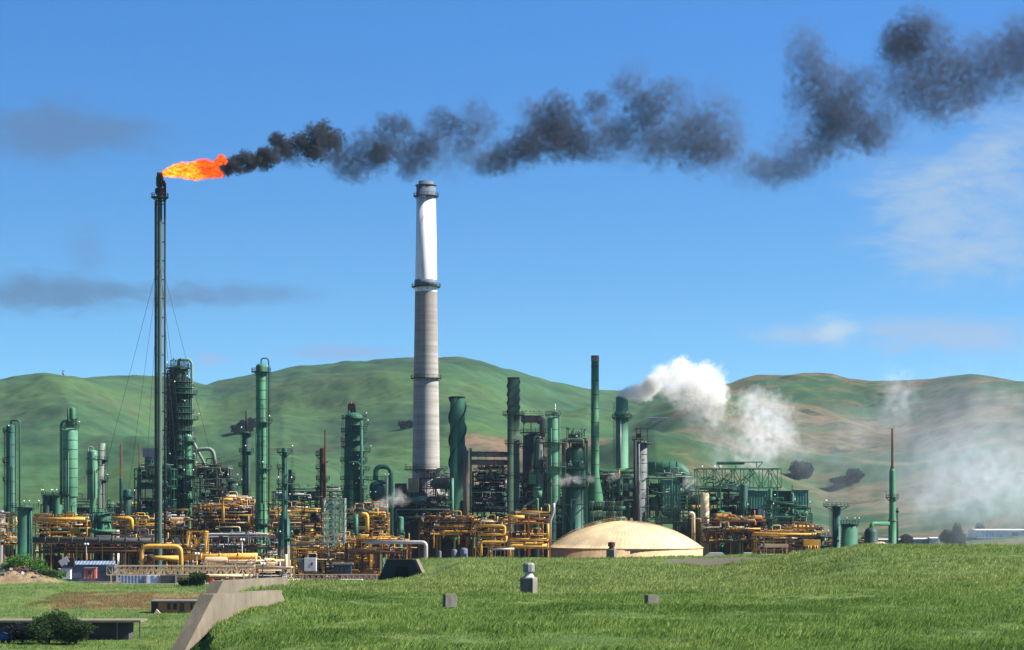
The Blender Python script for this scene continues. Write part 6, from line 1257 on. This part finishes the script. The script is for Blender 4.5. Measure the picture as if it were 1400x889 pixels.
plume('smoke_plume', 'long black smoke plume blowing right from the flare flame', 'smoke', [
 (296, 230, 7, C_), (304, 227, 6, C_), (312, 232, 7, C_), (326, 231, 7, C_), (340, 231, 8, B_, .7), (352, 220, 8, C_), (364, 222, 10, B_), (308, 236, 6, C_), (318, 226, 9, C_), (323, 220, 7, C_), (336, 216, 9, C_), (344, 222, 9, C_), (333, 234, 7, K_, .6), (355, 229, 9, K_, .6), (358, 209, 8, C_, .7), (370, 213, 13, B_), (382, 192, 10, B_), (390, 203, 12, B_), (376, 190, 8, B_), (410, 197, 14, B_), (432, 186, 15, B_), (444, 174, 9, B_), (455, 192, 14, B_), (430, 207, 15, B_), (400, 217, 15, K_, .7), (455, 211, 17, K_),
 (478, 208, 18, K_), (468, 228, 17, K_), (490, 232, 17, K_), (512, 222, 19, K_), (505, 200, 22, K_), (528, 200, 20, K_), (524, 170, 15, K_), (545, 172, 17, K_), (556, 176, 12, K_), (520, 214, 16, K_), (550, 205, 22, D_), (578, 200, 20, K_), (575, 222, 22, D_), (602, 168, 18, K_), (600, 208, 22, D_), (618, 172, 14, K_), (626, 190, 20, D_), (652, 158, 22, D_), (664, 180, 20, D_), (642, 208, 24, D_), (668, 222, 20, K_, .8), (690, 210, 20, K_), (684, 226, 18, K_, .7), (612, 228, 22, T_),
 (712, 196, 22, K_), (724, 152, 18, D_), (742, 166, 22, K_), (764, 142, 18, K_), (764, 176, 28, K_), (752, 192, 24, K_), (776, 196, 24, K_), (786, 164, 22, D_), (816, 138, 18, K_, .8), (800, 200, 26, K_, .7), (830, 188, 22, D_), (850, 178, 22, K_), (852, 118, 20, D_), (868, 96, 22, T_), (866, 130, 22, D_), (884, 150, 24, K_), (900, 128, 22, D_), (925, 130, 22, D_), (888, 186, 28, D_), (868, 206, 24, T_), (915, 180, 30, D_), (905, 205, 26, D_), (948, 170, 30, D_), (975, 178, 32, D_), (975, 130, 24, T_), (960, 208, 30, D_), (1000, 150, 22, T_), (1000, 205, 28, T_), (1025, 236, 34, T_, .7),
 (1055, 238, 26, T_), (1085, 222, 28, T_), (1098, 48, 24, T_), (1106, 85, 28, D_), (1112, 62, 22, T_), (1100, 130, 26, D_), (1130, 130, 30, D_), (1142, 158, 32, K_), (1138, 190, 30, D_), (1165, 130, 24, D_), (1172, 172, 30, D_), (1195, 195, 26, D_, .7), (1090, 170, 28, T_), (1118, 205, 26, D_), (1180, 112, 24, D_), (1210, 170, 26, T_), (1225, 140, 24, T_), (1215, 90, 26, T_), (1234, 60, 26, K_), (1250, 42, 26, K_), (1246, 78, 26, D_), (1275, 52, 26, D_), (1268, 88, 26, D_), (1262, 25, 24, T_), (1275, 118, 28, D_), (1285, 148, 26, D_), (1300, 110, 26, D_), (1316, 128, 28, D_), (1312, 90, 24, D_), (1340, 110, 28, D_), (1352, 70, 26, D_), (1352, 90, 28, T_), (1385, 80, 34, D_), (1395, 40, 30, T_), (1420, 60, 40, D_), (1375, 120, 26, T_), (1040, 228, 26, D_, .7), (1068, 236, 24, D_, .7), (1095, 222, 26, D_), (1075, 205, 26, T_), (1150, 110, 26, T_), (1225, 170, 28, T_), (1200, 140, 28, T_), (1190, 175, 24, D_), (1235, 110, 30, D_), (1220, 65, 24, D_), (1262, 135, 28, D_), (1290, 80, 28, D_), (1330, 140, 26, T_), (1355, 110, 28, T_), (1330, 60, 28, T_), (1400, 100, 34, T_), (1120, 100, 26, D_), (1088, 66, 22, T_), (1450, 70, 42, T_), (1445, 20, 40, T_), (1490, 40, 46, T_), (1535, 10, 48, T_), (1580, 30, 50, T_), (1630, -10, 52, T_), (560, 220, 22, K_), (590, 190, 20, D_), (640, 178, 20, D_), (700, 222, 18, D_), (725, 205, 20, K_), (735, 185, 20, D_), (820, 165, 24, D_), (835, 205, 22, D_), (1000, 180, 28, T_), (985, 205, 26, D_), (940, 200, 28, D_)], 764, .12)
plume('flare_flame', 'orange flame streaming sideways from the flare tip', 'flame', [
 (226, 237, 3.9, 'flame'), (232, 236, 5.2, 'flame'), (240, 234, 6.9, 'flame'), (249, 233, 8.2, 'flame'), (258, 234, 8.6, 'flame'), (266, 232, 8.6, 'flame'), (275, 230, 9.0, 'flame_red'), (268, 238, 6.9, 'flame'), (282, 231, 9.5, 'flame_red'), (276, 236, 6.9, 'flame'), (289, 234, 7.7, 'flame_red'), (298, 222, 4.7, 'flame_red'), (303, 217, 4.7, 'flame_red'), (307, 221, 3.4, 'flame_red'), (293, 230, 5.2, 'flame_red'), (296, 237, 4.3, 'flame_red'), (300, 239, 4.3, 'flame_red')], 760)
Q_ = 'steam_core'; W_ = 'steam_dense'; O_ = 'steam_soft'; S_ = 'steam_mid'; H_ = 'steam_thin'
plume('steam_plume', 'thick white steam blowing right out of the collared green stack', 'steam', [
 (849, 541.5, 5, Q_, .8), (855, 539, 6.5, Q_), (862, 537, 8, Q_), (870, 536, 9, Q_), (879, 535, 10, Q_), (888, 530, 10, Q_), (894, 524, 10, Q_), (884, 541, 8, W_), (874, 545, 6, W_), (894, 522, 12, W_), (903, 513, 13, W_), (912, 525, 16, W_), (924, 510, 16, W_), (920, 536, 14, S_), (938, 518, 18, W_), (935, 500, 12, W_), (952, 530, 20, W_), (962, 514, 18, W_), (980, 515, 16, S_), (975, 535, 18, W_), (960, 552, 20, S_), (935, 548, 16, S_), (978, 560, 20, S_), (990, 580, 20, H_), (985, 540, 16, S_), (945, 570, 20, H_), (965, 585, 22, H_), (980, 606, 24, H_)], 905, -.35)
plume('steam_cloud', 'drifting white steam column standing over the green truss', 'steam', [
 (1020, 552, 20, O_), (1040, 552, 24, O_), (1062, 560, 22, O_), (1078, 570, 18, H_), (1020, 580, 22, O_), (1045, 585, 26, O_), (1070, 590, 24, O_), (1012, 605, 22, O_), (1036, 612, 26, O_), (1062, 612, 26, H_), (1020, 632, 24, H_), (1052, 632, 24, H_), (1085, 615, 26, H_), (985, 625, 22, H_)], 960, .3)
plume('steam_veil', 'thin bluish steam veil spreading low over the right hillside', 'steam', [
 (1225, 530, 28, H_), (1232, 555, 28, H_), (1205, 570, 30, 'steam_low'), (1170, 585, 32, 'steam_low'), (1120, 600, 50, 'steam_veil'), (1180, 610, 60, 'steam_veil'), (1240, 600, 70, 'steam_veil'), (1150, 660, 60, 'steam_veil'), (1290, 640, 60, 'steam_low', .8), (1310, 660, 70, 'steam_low', .7), (1350, 640, 70, 'steam_low', .8), (1275, 690, 55, 'steam_low', .6), (1390, 620, 70, 'steam_low'), (1400, 680, 80, 'steam_low', .7), (1340, 690, 70, 'steam_low', .6), (1230, 670, 60, 'steam_veil'), (1300, 600, 90, 'steam_veil'), (1420, 600, 100, 'steam_veil'), (1340, 660, 120, 'steam_veil')], 1120, .5)
plume('steam_wisp', 'small steam wisp drifting between the pale green and teal vessels', 'steam', [(757, 662, 7, H_), (768, 658, 8, S_), (778, 655, 8, S_), (789, 655, 8, S_, .7), (800, 653, 7, H_), (808, 655, 7, S_, .8), (835, 654, 8, H_), (842, 650, 7, S_)], 860)
plume('steam_wisp', 'small white steam puff between the teal vessel and the U pipe', 'steam', [(516, 690, 6, W_), (524, 689, 8, W_), (536, 684, 9, S_), (545, 678, 10, S_), (552, 682, 9, S_)], 858)
plume('steam_wisp', 'faint steam wisp under the overhead duct elbow', 'steam', [(920, 650, 8, H_), (928, 646, 8, H_), (944, 660, 10, S_), (948, 675, 10, S_)], 884)
# ------------------------------------------------------------------ haze
m, q = newmat('air'); v = q.n('ShaderNodeVolumePrincipled', i_Color=(.55, .75, 1, 1), i_Density=.000022, i_Anisotropy=.2); q.n('ShaderNodeOutputMaterial', i_Volume=v.outputs[0])
if HAZE:
    o = solo('haze', MB().box((0, 6500, 245), (16000, 15400, 510)), 'air', (0, 0, 0), None, None, None, 'stuff')
